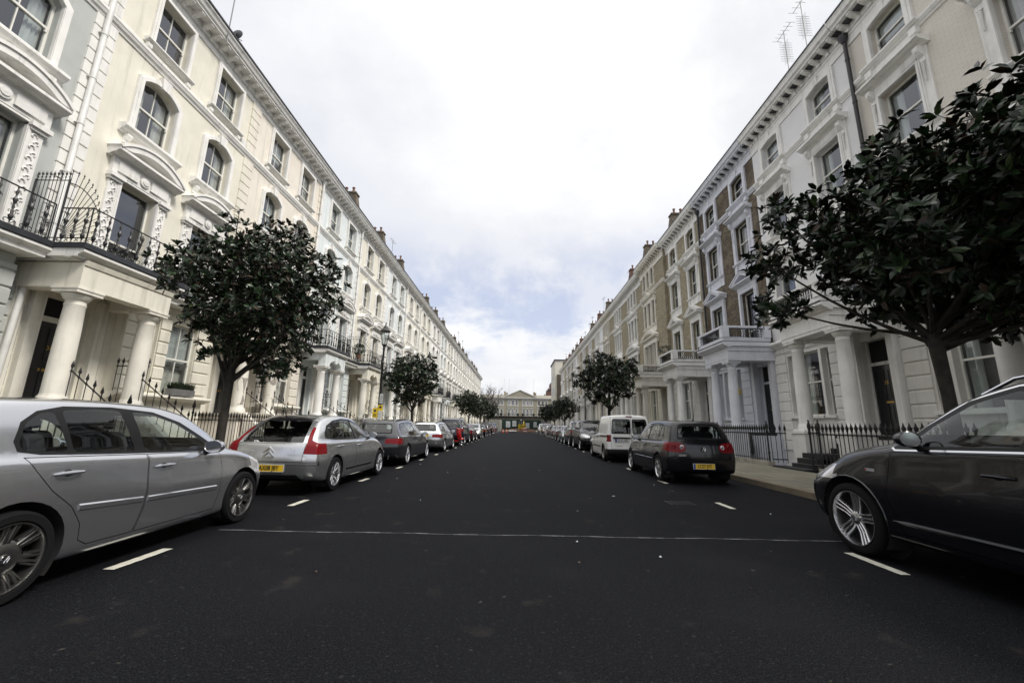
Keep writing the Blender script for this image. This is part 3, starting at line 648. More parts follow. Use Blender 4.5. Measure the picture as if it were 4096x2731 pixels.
def right_house_pair(BR=BRK_BROWN, C0=None, TR=None):
    root = empty('terraced_house'); C0 = C0 or ST['white']; TR = TR or TRIM; V = lambda v: WR-v
    cv = (1.5, 4.7); w = MB()
    wall_panel(w, 0, WR, 5.0, 15.7, [outline(V(v), 1.2, 13.72, 15.05, .08) for v in cv]+[outline(V(v), 1.26, 10.22, 12.28) for v in cv]+[outline(V(v), 1.26, 5.5, 8.42) for v in cv], 0, .24)
    for u in (.003, WR-.003): w.add([(-.9, u, 5.0), (-.001, u, 5.0), (-.001, u, 15.9), (-.9, u, 15.9)], [(0, 1, 2, 3)])
    w.box(-.9, -8.8, .02, WR-.02, -2.5, 16.0, 1); w.build('wall', [BR, ROOM], root)
    s = MB(); mould(s, 0, WR, corn(.14, 13.36, .26)); s.build('string_course', TR, root)
    for k, v in enumerate(cv):
        u = V(v)
        f = window(root, u, 1.2, 13.72, 15.05, .08, bars=False, curtain='blind' if k else 'curtain')
        m = MB(); casing(m, u, 1.2, 13.62, 15.05, .08, .22); m.box(0, .13, u-.1, u+.1, 15.06, 15.45); m.build('window_surround', TR, f)
        m = MB(); mould(m, u-1.0, u+1.0, corn(.24, 13.42, .24)); m.box(0, .17, u-.9, u-.68, 13.2, 13.42); m.box(0, .17, u+.68, u+.9, 13.2, 13.42); m.build('sill', TR, f)
        f = window(root, u, 1.26, 10.22, 12.28, bars=False, curtain='curtain')
        m = MB(); casing(m, u, 1.26, 9.6, 12.28, 0, .12, 0, .1); m.box(0, .08, u-.82, u+.82, 12.9, 13.36); m.box(0, .1, u-.82, u+.82, 12.36, 12.7)
        for sg in (-1, 1): m.box(0, .06, u+sg*.84-.13, u+sg*.84+.13, 9.6, 12.7); drop(m, u+sg*.84, 12.64, 11.5, .26)
        m.box(0, .05, u-.6, u+.6, 9.62, 10.1); m.build('window_surround', TR, f)
        m = MB(); mould(m, u-1.08, u+1.08, corn(.42, 12.66, .24)); m.build('window_hood', TR, f)
        m = MB(); mould(m, u-.98, u+.98, corn(.18, 10.06, .16)); m.build('sill', TR, f)
        f = window(root, u, 1.26, 5.5, 8.42, bars=False, curtain='curtain', meet=.3)
        m = MB(); casing(m, u, 1.26, 5.35, 8.42, 0, .2, 0, .11); m.box(0, .12, u-.86, u+.86, 8.62, 8.8); m.build('window_surround', TR, f)
        m = MB(); tri_ped(m, u, 2.05, 8.8, .52, .40); m.build('pediment', TR, f)
    right_ground(root, C0, TR); right_cornice(root, TR)
    dp = MB(); dp.tube([(.14, .06, 15.7), (.14, .06, 5.3)], .065, 10); dp.lathe([(.07, 0), (.16, .2), (.16, .32), (.0, .32)], (.16, .06, 15.35), 10)
    z = 14.6
    while z > 5.6: dp.lathe([(.08, 0), (.08, .05)], (.14, .06, z), 10); z -= 1.8
    dp.build('downpipe', PIPEB, root); roof_part(root, WR, top=18.8, brick=BRK_BROWN)
    return root
def right_house_triple(BR=BRK_YEL, C0=None, TR=None):
    root = empty('terraced_house'); C0 = C0 or ST['cream']; TR = TR or TRIMC; V = lambda v: WR-v; uc = V(3.75)
    us = [uc-1.08, uc, uc+1.08]; w = MB()
    wall_panel(w, 0, WR, 5.0, 15.7, [outline(u, .66, 13.7, 15.3, .12) for u in us]+[outline(u, .66, 10.2, 12.3) for u in us]+[outline(u, .66, 5.55, 8.5) for u in us], 0, .24)
    for u in (.003, WR-.003): w.add([(-.9, u, 5.0), (-.001, u, 5.0), (-.001, u, 15.9), (-.9, u, 15.9)], [(0, 1, 2, 3)])
    w.box(-.9, -8.8, .02, WR-.02, -2.5, 16.0, 1); w.build('wall', [BR, ROOM], root)
    s = MB(); mould(s, 0, WR, corn(.14, 13.1, .24)); s.build('string_course', TR, root)
    for z0, z1, rise in ((13.7, 15.3, .12), (10.2, 12.3, 0), (5.55, 8.5, 0)):
        sur = MB()
        for j, u in enumerate(us):
            f = window(root, u, .66, z0, z1, rise, bars=False, curtain='curtain' if j == 1 else 'blind', meet=.45)
            m = MB(); casing(m, u, .66, z0-.05, z1, rise, .13, 0, .1)
            if z0 == 10.2 and j == 1: tri_ped(m, u, 1.2, 12.72, .38, .3)
            if z0 > 13: mould(m, u-.5, u+.5, corn(.2, z0-.22, .2))
            if z0 < 6: m.lathe([(.11, 5.45), (.09, 5.55), (.085, 8.3), (.1, 8.35), (.13, 8.48)], (.16, u-.54, 0), 10); m.lathe([(.11, 5.45), (.09, 5.55), (.085, 8.3), (.1, 8.35), (.13, 8.48)], (.16, u+.54, 0), 10)
            m.build('window_surround', TR, f)
        if z0 == 10.2:
            m = MB(); m.box(0, .08, uc-1.62, uc+1.62, 12.42, 12.66); mould(m, uc-1.75, uc+1.75, corn(.3, 12.66, .16))
            for q in (-1.56, 1.56): drop(m, uc+q, 12.64, 11.9, .22)
            m.build('window_hood', TR, root)
            m = MB(); mould(m, uc-1.65, uc+1.65, corn(.2, 9.98, .18)); m.box(0, .06, uc-1.6, uc+1.6, 9.5, 9.99); m.build('window_sill', TR, root)
        if z0 < 6:
            m = MB(); m.box(0, .2, uc-1.75, uc+1.75, 8.5, 8.84); seg_ped(m, uc, 3.7, 8.84, .55, .42); m.build('pediment', TR, root)
    right_ground(root, C0, TR); right_cornice(root, TR)
    roof_part(root, WR, top=18.9, brick=BRK_BROWN); return root
def right_rail():
    root = empty('area_railing'); V = lambda v: WR-v; x = 2.95; mb = MB()
    rail_run(mb, (x, .06), (x, V(2.5)), .2, 1.56, .15, True, k=1.3)
    rail_run(mb, (x-.1, V(2.48)), (2.32, V(2.48)), .2, 1.56, .15, True, k=1.3); rail_run(mb, (x, V(.32)), (x, V(.02)), .2, 1.56, .14, True, k=1.15)
    mb.build('bar_panel', IRON, root)
    for y in (V(2.5), V(.32), .04):
        p = MB(); p.lathe([(.03, .12), (.03, .5), (.045, .55), (.03, .6), (.026, 1.2), (.05, 1.26), (.03, 1.34), (.05, 1.42), (.055, 1.5), (.035, 1.56), (.02, 1.6), (.03, 1.64), (.002, 1.68)], (x, y, 0), 8); p.build('post', IRON, root)
    MB().box(x-.12, x+.12, 0.02, V(2.4), .10, .24).build('coping', STEPL, root)
    return root
def make_house(proto, loc, rz, mm, label, group, seed, skip=()):
    c = copy_tree(proto, None, mm, skip); c.location = loc; c.rotation_euler = (0, 0, rz)
    tag(c, label, 'house', group); r = random.Random(seed)
    for o in list(kids(c)):
        for g in list(kids(o)):
            if g.name.split('.')[0] == 'curtain':
                q = r.random()
                if q < .22: bpy.data.objects.remove(g)
                elif q < .5: g.material_slots[0].link = 'OBJECT'; g.material_slots[0].material = BLIND
    return c
def rmtree(o):
    for c in kids(o): rmtree(c)
    bpy.data.objects.remove(o)
NL = {'g': 'grey', 'c': 'cream', 'p': 'peach', 'i': 'ice', 'w': 'white', 'v': 'ivory'}
CN = {'grey': 'pale grey-green', 'cream': 'cream', 'peach': 'warm cream', 'ice': 'pale ice-blue', 'white': 'white', 'ivory': 'ivory'}
pl0 = left_house(False); pl1 = left_house(True); pr = left_rail()
seq = 'cgcpicivcwicwvcwvcwvc'
y0 = 9.3-2*WL*.998
for i in range(21):
    k = NL[seq[i]]; sY = .998 if i < 5 else 1.024; y = y0+sum(WL*(.998 if j < 5 else 1.024) for j in range(i)); st = 'stucco_cream'
    warm = k in ('cream', 'peach', 'ivory')
    mm = {st: ST[k], 'trim_white': TRIM, 'trim_cream': TRIMC if warm else TRIM}
    desc = {0: 'cream stucco terraced house behind the nearest silver hatchback, nearest on the left', 1: 'pale grey-green stucco house at the left edge, before the white downpipe',
            2: 'cream stucco house with door 38 and balcony screen behind the nearest left tree'}.get(i) or f'{CN[k]} stucco terraced house, {ORD[i-3]} beyond the door 38 house on the left'
    if i == 3: desc = 'warm cream stucco house with peeling porch columns behind the second silver hatchback'
    proto = pl1 if (i >= 4 and i % 2 == 0) or i == 5 else pl0
    skip = set() if i in (2, 4, 5, 7, 8, 10, 13, 15, 18) else {'downpipe'}
    if i > 7: skip |= {'handle', 'letterbox'}
    if i in (6, 9, 12): skip.add('balcony_screen')
    if i < 5 or i in (8, 12, 17): skip |= {'chimney', 'chimney_pot'}
    h = make_house(proto, (-12, y, 0), 0, mm, desc, 'stucco houses of the left terrace', 100+i, skip); h.scale = (1, sY, 1)
    for q in kids(h):
        if q.name.startswith('quoin_strip') and (i == 3 or (i == 2 and min(v.co.y for v in q.data.vertices) > 1)): q.material_slots[0].link = 'OBJECT'; q.material_slots[0].material = ST[k]
    r_ = copy_tree(pr); r_.location = (-12, y, 0); r_.scale = (1, sY, 1)
    tag(r_, f'black iron area railing before the {"door 38 house" if i == 2 else ("peeling warm cream house" if i == 3 else ORD[i]+" house along the left terrace")}', 'railing', 'iron railings of the left terrace')
    if i == 3: house_peel = h
    if i == 2: house38 = h
LEND = y+WL*sY
rmtree(pl0); rmtree(pl1); rmtree(pr)
pp = right_house_pair(); pt = right_house_triple(); pr = right_rail()
RSEQ = [('pair', PB_CREAM, 'offwhite', TRIM, 'cream painted brick terraced house at the right edge behind the nearest right tree'),
        ('pair', PB_CREAM, 'offwhite', TRIM, 'cream painted brick house just beyond the dark front car on the right, large sash windows'),
        ('pair', PB_WHITE, 'white', TRIM, 'white painted brick house with black door 33, partly behind the nearest right tree'),
        ('pair', BRK_BROWN, 'lilac', TRIML, 'dark brown brick house with pale lilac window surrounds and columns'),
        ('pair', BRK_YEL, 'white', TRIM, 'yellow brick house with white surrounds and single windows, beyond the dark brown brick one'),
        ('triple', BRK_YEL, 'cream', TRIMC, 'yellow brick house with cream triple windows and arched pediment, first with triple windows')]
for i in range(6, 18):
    a = [(BRK_YEL, 'white', TRIM, 'white'), (BRK_YEL, 'white', TRIM, 'pale'), (BRK_YEL, 'cream', TRIMC, 'cream'), (PB_WHITE, 'white', TRIM, 'white-painted')][(i-6) % 4]
    RSEQ.append(('triple', a[0], a[1], a[2], f'brick house with {a[3]} triple windows, {ORD[i-5]} of its kind along the right terrace'))
y0 = 12.57-2*WR
for i, (kind, br, cg, tr, lab) in enumerate(RSEQ[:18]):
    y = y0+i*(WR+.03); proto = pp if kind == 'pair' else pt
    if kind == 'pair': mm = {'brown_brick': br, 'stucco_white': ST[cg], 'trim_white': tr}
    else: mm = {'yellow_brick': br, 'stucco_cream': ST[cg], 'trim_cream': tr}
    skip = {'downpipe'} if i in (0, 4, 2) else set()
    if i > 8: skip |= {'handle', 'letterbox'}
    if i == 1: skip = set()
    if i < 4 or i in (7, 11): skip |= {'chimney', 'chimney_pot'}
    h = make_house(proto, (12-(.25 if i == 5 else 0), y+WR, 0), math.pi, mm, lab, 'houses of the right terrace', 300+i, skip)
    for ch in kids(h):      # the chimney brick keeps its own colour
        if ch.name.startswith('roof'):
            for g in kids(ch):
                if g.name.startswith('chimney') and not g.name.startswith('chimney_pot'):
                    g.material_slots[0].link = 'OBJECT'; g.material_slots[0].material = BRK_BROWN if i % 3 else BRK_RED
    r_ = copy_tree(pr); r_.location = (12, y+WR, 0); r_.rotation_euler = (0, 0, math.pi)
    tag(r_, f'black fleur-headed iron railing before the {ORD[i]} house along the right terrace', 'railing', 'iron railings of the right terrace')
    if i == 2:
        house33 = h
        for nm in ('column_pedestal', 'column'):
            k = sorted([q for q in kids(h) if q.name.split('.')[0] == nm], key=lambda q: max(v.co.y for v in q.data.vertices))[-1]; k.location.y += .42
REND = y+WR
rmtree(pp); rmtree(pt); rmtree(pr)
# ------------------------------------------------------------------ vehicles
def pchip(pts):
    xs = [p[0] for p in pts]; ys = [p[1] for p in pts]; n = len(xs)
    h = [xs[i+1]-xs[i] for i in range(n-1)]; d = [(ys[i+1]-ys[i])/h[i] for i in range(n-1)]; m = [0.]*n
    m[0] = d[0]; m[-1] = d[-1]
    for i in range(1, n-1):
        if d[i-1]*d[i] > 0:
            w1 = 2*h[i]+h[i-1]; w2 = h[i]+2*h[i-1]; m[i] = (w1+w2)/(w1/d[i-1]+w2/d[i])
    def f(x):
        if x <= xs[0]: return ys[0]
        if x >= xs[-1]: return ys[-1]
        i = 0
        while xs[i+1] < x: i += 1
        t = (x-xs[i])/h[i]; t2 = t*t; t3 = t2*t
        return ys[i]*(2*t3-3*t2+1)+h[i]*m[i]*(t3-2*t2+t)+ys[i+1]*(-2*t3+3*t2)+h[i]*m[i+1]*(t3-t2)
    return f
def section(sp, y, e=0., zb=None):
    w = sp['w'](y)-e; top = sp['top'](y)-e; belt = min(sp['belt'](y), top-.02); rw = sp['rw'](y)-e; z0 = (sp['bot'](y) if zb is None else zb)
    edge = max(belt+.015, top-sp.get('crown', .06)); zm = sp.get('zm', .58)
    bw = min(w-.005, sp['bw'](y)-e)
    if zb is not None: P = [(0, z0), (.6*w, z0), (w-.06, z0), (w-.045, z0+.02), (w-.03, belt-.10), (bw, belt)]
    else: P = [(0, z0), (.70*w, z0), (w-.055, z0+.01), (w-.018, z0+.07), (w-.008, z0+.20), (w, zm), (w-.022, belt-.17), (bw+(w-bw)*.50, belt-.06), (bw, belt)]
    P += [(bw+(rw-bw)*.5+.012, belt+(edge-belt)*.5), (rw+.006, edge-.02), (rw-.035, edge+(top-edge)*.42), (rw*.72, top-(top-edge)*.22), (rw*.38, top-(top-edge)*.05), (0, top)]
    return P
def smooth_line(P, k=3):
    out = []; n = len(P)
    for i in range(n-1):
        p0, p1, p2, p3 = P[max(0, i-1)], P[i], P[i+1], P[min(n-1, i+2)]
        for j in range(k):
            t = j/k; q = []
            for a in (0, 1):
                m1 = (p2[a]-p0[a])*.5; m2 = (p3[a]-p1[a])*.5
                if i == 0: m1 = p2[a]-p1[a]
                if i == n-2: m2 = p2[a]-p1[a]
                L = abs(p2[a]-p1[a])*1.6+1e-6; m1 = max(-L, min(L, m1)); m2 = max(-L, min(L, m2))
                q.append(p1[a]*(2*t**3-3*t*t+1)+m1*(t**3-2*t*t+t)+p2[a]*(-2*t**3+3*t*t)+m2*(t**3-t*t))
            out.append(tuple(q))
    out.append(P[-1]); return out
def warp(sp, x, y, z):
    yr, yf, wr, wf = sp['yr'], sp['yf'], sp.get('rr', 1.3), sp.get('fr', 1.2); hw = sp['hw']
    q = min(1, max(0, (y-yr)/wr))
    if q < 1: y += (sp['rear'](z)+sp.get('rplan', .12)*(abs(x)/hw)**3.2)*(1-q)**2
    q = min(1, max(0, (yf-y)/wf))
    if q < 1: y -= (sp['nose'](z)+sp.get('fplan', .26)*(abs(x)/hw)**2.6)*(1-q)**2
    return y
def loft(sp, e=0., y0=None, y1=None, zb=None, rad=.07, k=3, ny=44):
    ya = sp['yr'] if y0 is None else y0; yb = sp['yf'] if y1 is None else y1
    edge = [0, .008, .022, .045, .07] if rad else [0]
    ys = [ya+d for d in edge]+[ya+.07+(yb-ya-.14)*i/ny for i in range(1, ny)]+[yb-d for d in reversed(edge)]
    rings = []
    for y in ys:
        P = smooth_line(section(sp, y, e, zb), k)
        d = min(y-ya, yb-y); s = 0
        if rad and d < rad: s = (rad-math.sqrt(max(0, rad*rad-(rad-d)**2)))*.8
        zc = (P[0][1]+P[-1][1])/2; out = []
        for x, z in P:
            if s: x = max(0, x-s*min(1, x/.3)); z = z+(s if z < zc else -s)*min(1, abs(z-zc)/.2)
            out.append((x, z))
        rings.append([(x, warp(sp, x, y, z) if e == 0 or y0 is None else warp(sp, x, y, z), z) for x, z in out])
    n = len(rings[0]); V = []; F = []
    for r in rings:
        V += [(-x, y, z) for x, y, z in r]+[(x, y, z) for x, y, z in r[1:-1][::-1]]
    M = 2*n-2
    for i in range(len(rings)-1):
        for j in range(M): F.append((i*M+j, i*M+(j+1) % M, (i+1)*M+(j+1) % M, (i+1)*M+j))
    # end caps: interpolate across with the plan curvature
    for end in (0, len(rings)-1):
        r = rings[end]; yy = ys[end]; nc = 8; base = end*M
        idx = []
        for j in range(n):
            row = [base+j]; x, y, z = r[j]
            if j not in (0, n-1):
                for c in range(1, nc):
                    xx = -x+2*x*c/nc; V.append((xx, warp(sp, xx, yy, z), z)); row.append(len(V)-1)
                row.append(base+M-j)
            idx.append(row)
        for j in range(n-1):
            a, b = idx[j], idx[j+1]
            if len(a) == 1:
                for c in range(len(b)-1): F.append((a[0], b[c+1], b[c]))
            elif len(b) == 1:
                for c in range(len(a)-1): F.append((a[c], a[c+1], b[0]))
            else:
                for c in range(len(a)-1): F.append((a[c], a[c+1], b[c+1], b[c]))
    me = bpy.data.meshes.new('loft'); me.from_pydata(V, [], F); me.validate()
    bm = bmesh.new(); bm.from_mesh(me); bmesh.ops.remove_doubles(bm, verts=bm.verts, dist=1e-5); bmesh.ops.recalc_face_normals(bm, faces=bm.faces)
    for f in bm.faces: f.smooth = True
    bm.to_mesh(me); bm.free(); return me
def bmof(me):
    bm = bmesh.new(); bm.from_mesh(me); return bm
def inpoly(p, poly):
    x, y = p; c = False; n = len(poly); j = n-1
    for i in range(n):
        xi, yi = poly[i]; xj, yj = poly[j]
        if (yi > y) != (yj > y) and x < (xj-xi)*(y-yi)/(yj-yi)+xi: c = not c
        j = i
    return c
AXES = {'x': (1, 2, 0), 'y': (0, 2, 1), 'z': (0, 1, 2)}
def incise(bm, poly, ax, a, b, take=True):
    """cut the outline poly (seen along ax, between a and b) into the surface; lift out the faces inside as a new bmesh"""
    i0, i1, i2 = AXES[ax]; n = len(poly); E = 1e-4
    def cand(x0, x1, y0, y1):
        out = []
        for f in bm.faces:
            lo0 = lo1 = lo2 = 1e9; hi0 = hi1 = hi2 = -1e9
            for v in f.verts:
                c = v.co
                if c[i0] < lo0: lo0 = c[i0]
                if c[i0] > hi0: hi0 = c[i0]
                if c[i1] < lo1: lo1 = c[i1]
                if c[i1] > hi1: hi1 = c[i1]
                if c[i2] < lo2: lo2 = c[i2]
                if c[i2] > hi2: hi2 = c[i2]
            if hi0 >= x0-E and lo0 <= x1+E and hi1 >= y0-E and lo1 <= y1+E and hi2 >= a and lo2 <= b: out.append(f)
        return out
    def cut(fs, co, no):
        if not fs: return
        g = set(fs)
        for f in fs: g.update(f.edges); g.update(f.verts)
        bmesh.ops.bisect_plane(bm, geom=list(g), dist=1e-5, plane_co=co, plane_no=no)
    xs = [p[0] for p in poly]; ys = [p[1] for p in poly]
    for lim in (a, b):
        if abs(lim) < 1.25:
            co = Vector(); co[i2] = lim; no = Vector(); no[i2] = 1; cut(cand(min(xs), max(xs), min(ys), max(ys)), co, no)
    for i in range(n):
        p, q = poly[i], poly[(i+1) % n]
        if abs(p[0]-q[0])+abs(p[1]-q[1]) < 1e-6: continue
        co = Vector(); co[i0] = p[0]; co[i1] = p[1]; no = Vector(); no[i0] = -(q[1]-p[1]); no[i1] = q[0]-p[0]
        cut(cand(min(p[0], q[0]), max(p[0], q[0]), min(p[1], q[1]), max(p[1], q[1])), co, no.normalized())
    ins = []
    for f in bm.faces:
        c = f.calc_center_median()
        if a < c[i2] < b and inpoly((c[i0], c[i1]), poly): ins.append(f)
    if not take: bmesh.ops.delete(bm, geom=ins, context='FACES'); return None
    out = bmesh.new(); mp = {}
    for f in ins:
        vs = []
        for v in f.verts:
            if v not in mp: mp[v] = out.verts.new(v.co)
            vs.append(mp[v])
        try: out.faces.new(vs)
        except ValueError: pass
    bmesh.ops.delete(bm, geom=ins, context='FACES'); return out
def keep(bm, poly, ax, a, b):
    o = incise(bm, poly, ax, a, b); bm.free(); return o
def grow(poly, t):
    n = len(poly); A = sum(poly[i][0]*poly[(i+1) % n][1]-poly[(i+1) % n][0]*poly[i][1] for i in range(n)); s = 1 if A > 0 else -1; out = []
    for i in range(n):
        p, a, b = Vector(poly[i]), Vector(poly[i-1]), Vector(poly[(i+1) % n])
        d1 = (p-a).normalized(); d2 = (b-p).normalized(); n1 = Vector((d1.y, -d1.x))*s; n2 = Vector((d2.y, -d2.x))*s
        q = (n1+n2); q = q/max(.35, q.length_squared/2) if q.length > .01 else n1
        out.append(tuple(p+q*t*1.0))
    return out
def arc_poly(pts, r=.05, n=4):     # round the corners of a polygon
    out = []; N_ = len(pts)
    for i in range(N_):
        p, a, b = Vector(pts[i]), Vector(pts[i-1]), Vector(pts[(i+1) % N_])
        l1 = min(r, (a-p).length*.45); l2 = min(r, (b-p).length*.45); s = p+(a-p).normalized()*l1; e = p+(b-p).normalized()*l2
        for k in range(n+1):
            t = k/n; out.append(tuple(s*(1-t)**2+p*2*t*(1-t)+e*t*t))
    return out
def disc(cx, cy, r, n=20): return [(cx+r*math.cos(2*math.pi*i/n), cy+r*math.sin(2*math.pi*i/n)) for i in range(n)]
def finish(bm, name, m, parent, src):
    """link a lifted piece with the smooth normals of the uncut body"""
    if bm is None or len(bm.faces) == 0: return None
    me = bpy.data.meshes.new(name); bm.to_mesh(me); bm.free(); me.materials.append(m)
    me.polygons.foreach_set('material_index', [0]*len(me.polygons)); me.polygons.foreach_set('use_smooth', [True]*len(me.polygons))
    tree, polys, vn, vc = src; L = [None]*len(me.loops)
    for p in me.polygons:
        fn = p.normal.copy(); c = p.center
        loc, nn, idx, dist = tree.find_nearest(c); ok = loc is not None
        for li in p.loop_indices:
            v = me.vertices[me.loops[li].vertex_index].co
            if ok:
                l2, n2, i2, d2 = tree.find_nearest(v); q = polys[i2]; tot = 0; acc = Vector()
                for vi in q:
                    w = 1/((vc[vi]-l2).length+1e-4)**1.5; acc += vn[vi]*w; tot += w
                acc.normalize(); L[li] = acc if acc.dot(fn) > 0 else -acc
            else: L[li] = fn
    me.normals_split_custom_set(L)
    o = bpy.data.objects.new(name, me); COL.objects.link(o); o.parent = parent; return o
def wheel(parent, x, y, r, rr, w, style, side, rimm, badge=False):
    """wheel lying in the y-z plane; side=+1 faces +x"""
    e = empty('wheel', (x, y, r)); e.parent = parent; s = side; t = MB()
    t.lathe([(rr, s*w*.40), (rr+.012, s*w*.5), (r*.93, s*w*.5), (r*.985, s*w*.42), (r, s*w*.30), (r, -s*w*.3), (r*.98, -s*w*.42), (rr, -s*w*.5), (rr*.97, -s*w*.4), (rr*.95, s*w*.35), (rr, s*w*.40)], (0,0,0), 48, ax='x', cap=False); t.build('tyre', RUB, e)
    m = MB(); f = s*w*.44
    m.lathe([(rr*1.0, f), (rr*1.0, f+s*.012), (rr*.965, f+s*.012), (rr*.93, f-s*.015), (rr*.91, f-s*.10), (rr*.90, -s*w*.4)], (0,0,0), 48, ax='x', cap=False)
    def spoke(a, r0, r1, w0, w1, x0, x1, th=.02):
        c, n_ = math.cos(a), math.sin(a); vs = []
        for (rad, ww, xx) in ((r0, w0, x0), ((r0+r1)/2, (w0+w1)/2*.92, (x0*.4+x1*.6)), (r1, w1, x1)):
            for q in (-1, -.45, .45, 1): vs.append((s*(xx-(.014 if abs(q) == 1 else 0)), rad*c-q*ww*n_, rad*n_+q*ww*c))
            for q in (1, -1): vs.append((s*(xx-th-.02), rad*c-q*ww*n_, rad*n_+q*ww*c))
        fs = [(i*6+j, i*6+(j+1) % 6, (i+1)*6+(j+1) % 6, (i+1)*6+j) for i in range(2) for j in range(6)]; m.add(vs, fs, 0, True)
    F = w*.44
    if style == 'mesh':           # many fine pairs
        m.lathe([(.0, s*(F-.012)), (.05, s*(F-.012)), (.105, s*(F-.018)), (.125, s*(F-.035)), (.125, s*(F-.07))], (0,0,0), 32, ax='x', cap=False)
        for k in range(7):
            for q in (-1, 1): spoke(R(90+k*360/7)+q*.10, .09, rr*.96, .026, .0085, F-.02, F+.004); spoke(R(90+k*360/7)+q*.21, .13, rr*.96, .016, .0075, F-.024, F+.004)
    elif style == 'triple':
        m.lathe([(.0, s*(F-.01)), (.05, s*(F-.01)), (.075, s*(F-.03)), (.08, s*(F-.07))], (0,0,0), 24, ax='x', cap=False)
        for k in range(5):
            for q in (-1, 0, 1):
                a = R(100+k*72); c, n_ = math.cos(a), math.sin(a); o = q*.036
                vs = []
                for rad, oo, ww, xx in ((.04, o*.85, .014, F-.02), (rr*.5, o*1.05, .0135, F-.026), (rr*.95, o*1.35, .012, F+.002)):
                    for dx, qq in ((-.012, -1), (0, -.3), (0, .3), (-.012, 1), (-.045, 1), (-.045, -1)): vs.append((s*(xx+dx), rad*c-(oo+qq*ww)*n_, rad*n_+(oo+qq*ww)*c))
                m.add(vs, [(i*6+j, i*6+(j+1) % 6, (i+1)*6+(j+1) % 6, (i+1)*6+j) for i in range(2) for j in range(6)], 0, True)
    elif style == 'multi':
        m.lathe([(.0, s*(F-.01)), (.05, s*(F-.01)), (.07, s*(F-.03)), (.07, s*(F-.07))], (0,0,0), 24, ax='x', cap=False)
        for k in range(10):
            for q in (-.06, .06): spoke(R(k*36)+q, .05, rr*.95, .02, .011, F-.02, F-.002)
    else:                          # pressed wheel cover
        m.lathe([(0, s*(F-.0)), (.06, s*(F-.005)), (.10, s*(F-.02)), (rr*.55, s*(F-.012))], (0,0,0), 32, ax='x', cap=False)
        for k in range(9): spoke(R(k*40), .08, rr*.96, .034, .05, F-.014, F-.006)
    m.lathe([(0, s*(F+.0)), (.03, s*(F-.001)), (.034, s*(F-.012))], (0,0,0), 20, ax='x', cap=False)
    ri = m.build('rim', rimm, e)
    b = MB(); b.lathe([(0, s*(F-.10)), (rr*.72, s*(F-.10)), (rr*.72, s*(F-.12)), (0, s*(F-.12))], (0,0,0), 32, ax='x', cap=False); b.lathe([(0, -s*.02), (rr*.9, -s*.02)], (0,0,0), 32, ax='x', cap=False); b.build('brake_disc', CHAR, e)
    if badge:
        g = MB(); g.lathe([(.024, s*(F+.0015)), (.029, s*(F+.0025)), (.029, s*(F-.001)), (.024, s*(F-.001))], (0,0,0), 20, ax='x', cap=False)
        for p, q in (((-.018, .018), (-.004, -.004)), ((.018, .018), (.004, -.004)), ((-.024, .006), (-.009, -.022)), ((.024, .006), (.009, -.022)), ((-.009, -.022), (0, -.004)), ((.009, -.022), (0, -.004))): g.tube([(s*(F+.002), p[0], p[1]), (s*(F+.002), q[0], q[1])], .0028, 4)
        g.build('wheel_badge', CHROME, e)
    return e
def plate(parent, txt, M, m=PLY, w=.52, h=.111, blue=False, side=True):
    p = MB().box(-w/2, w/2, -h/2, h/2, 0, .006); me = p.mesh('number_plate', m); me.transform(M); o = bpy.data.objects.new('number_plate', me); COL.objects.link(o); o.parent = parent
    fr = MB().ringprism([(-w/2-.006, -h/2-.006), (w/2+.006, -h/2-.006), (w/2+.006, h/2+.006), (-w/2-.006, h/2+.006)], [(-w/2, -h/2), (w/2, -h/2), (w/2, h/2), (-w/2, h/2)], 'z', -.002, .008, closed=True)
    me = fr.mesh('plate_frame', PLW if m is PLY else PLAST); me.transform(M); f = bpy.data.objects.new('plate_frame', me); COL.objects.link(f); f.parent = o
    if txt: textmesh(txt, h*.98, INK, 'plate_text', o, M @ Matrix.Translation((.018 if blue else 0, -.002, .0075)), sx=.80, bold=.0022)
    if blue:
        me = MB().box(-w/2, -w/2+.05, -h/2, h/2, .0065, .0075).mesh('plate_badge', PLB); me.transform(M); b = bpy.data.objects.new('plate_badge', me); COL.objects.link(b); b.parent = o
    return o
def RM(x, y, z, tilt=0, yaw=0): # matrix for things fixed on the tail, reading from behind (x to the right seen from -y)
    return Matrix.Translation((x, y, z)) @ Matrix.Rotation(yaw, 4, 'Z') @ Matrix.Rotation(math.pi/2+tilt, 4, 'X')
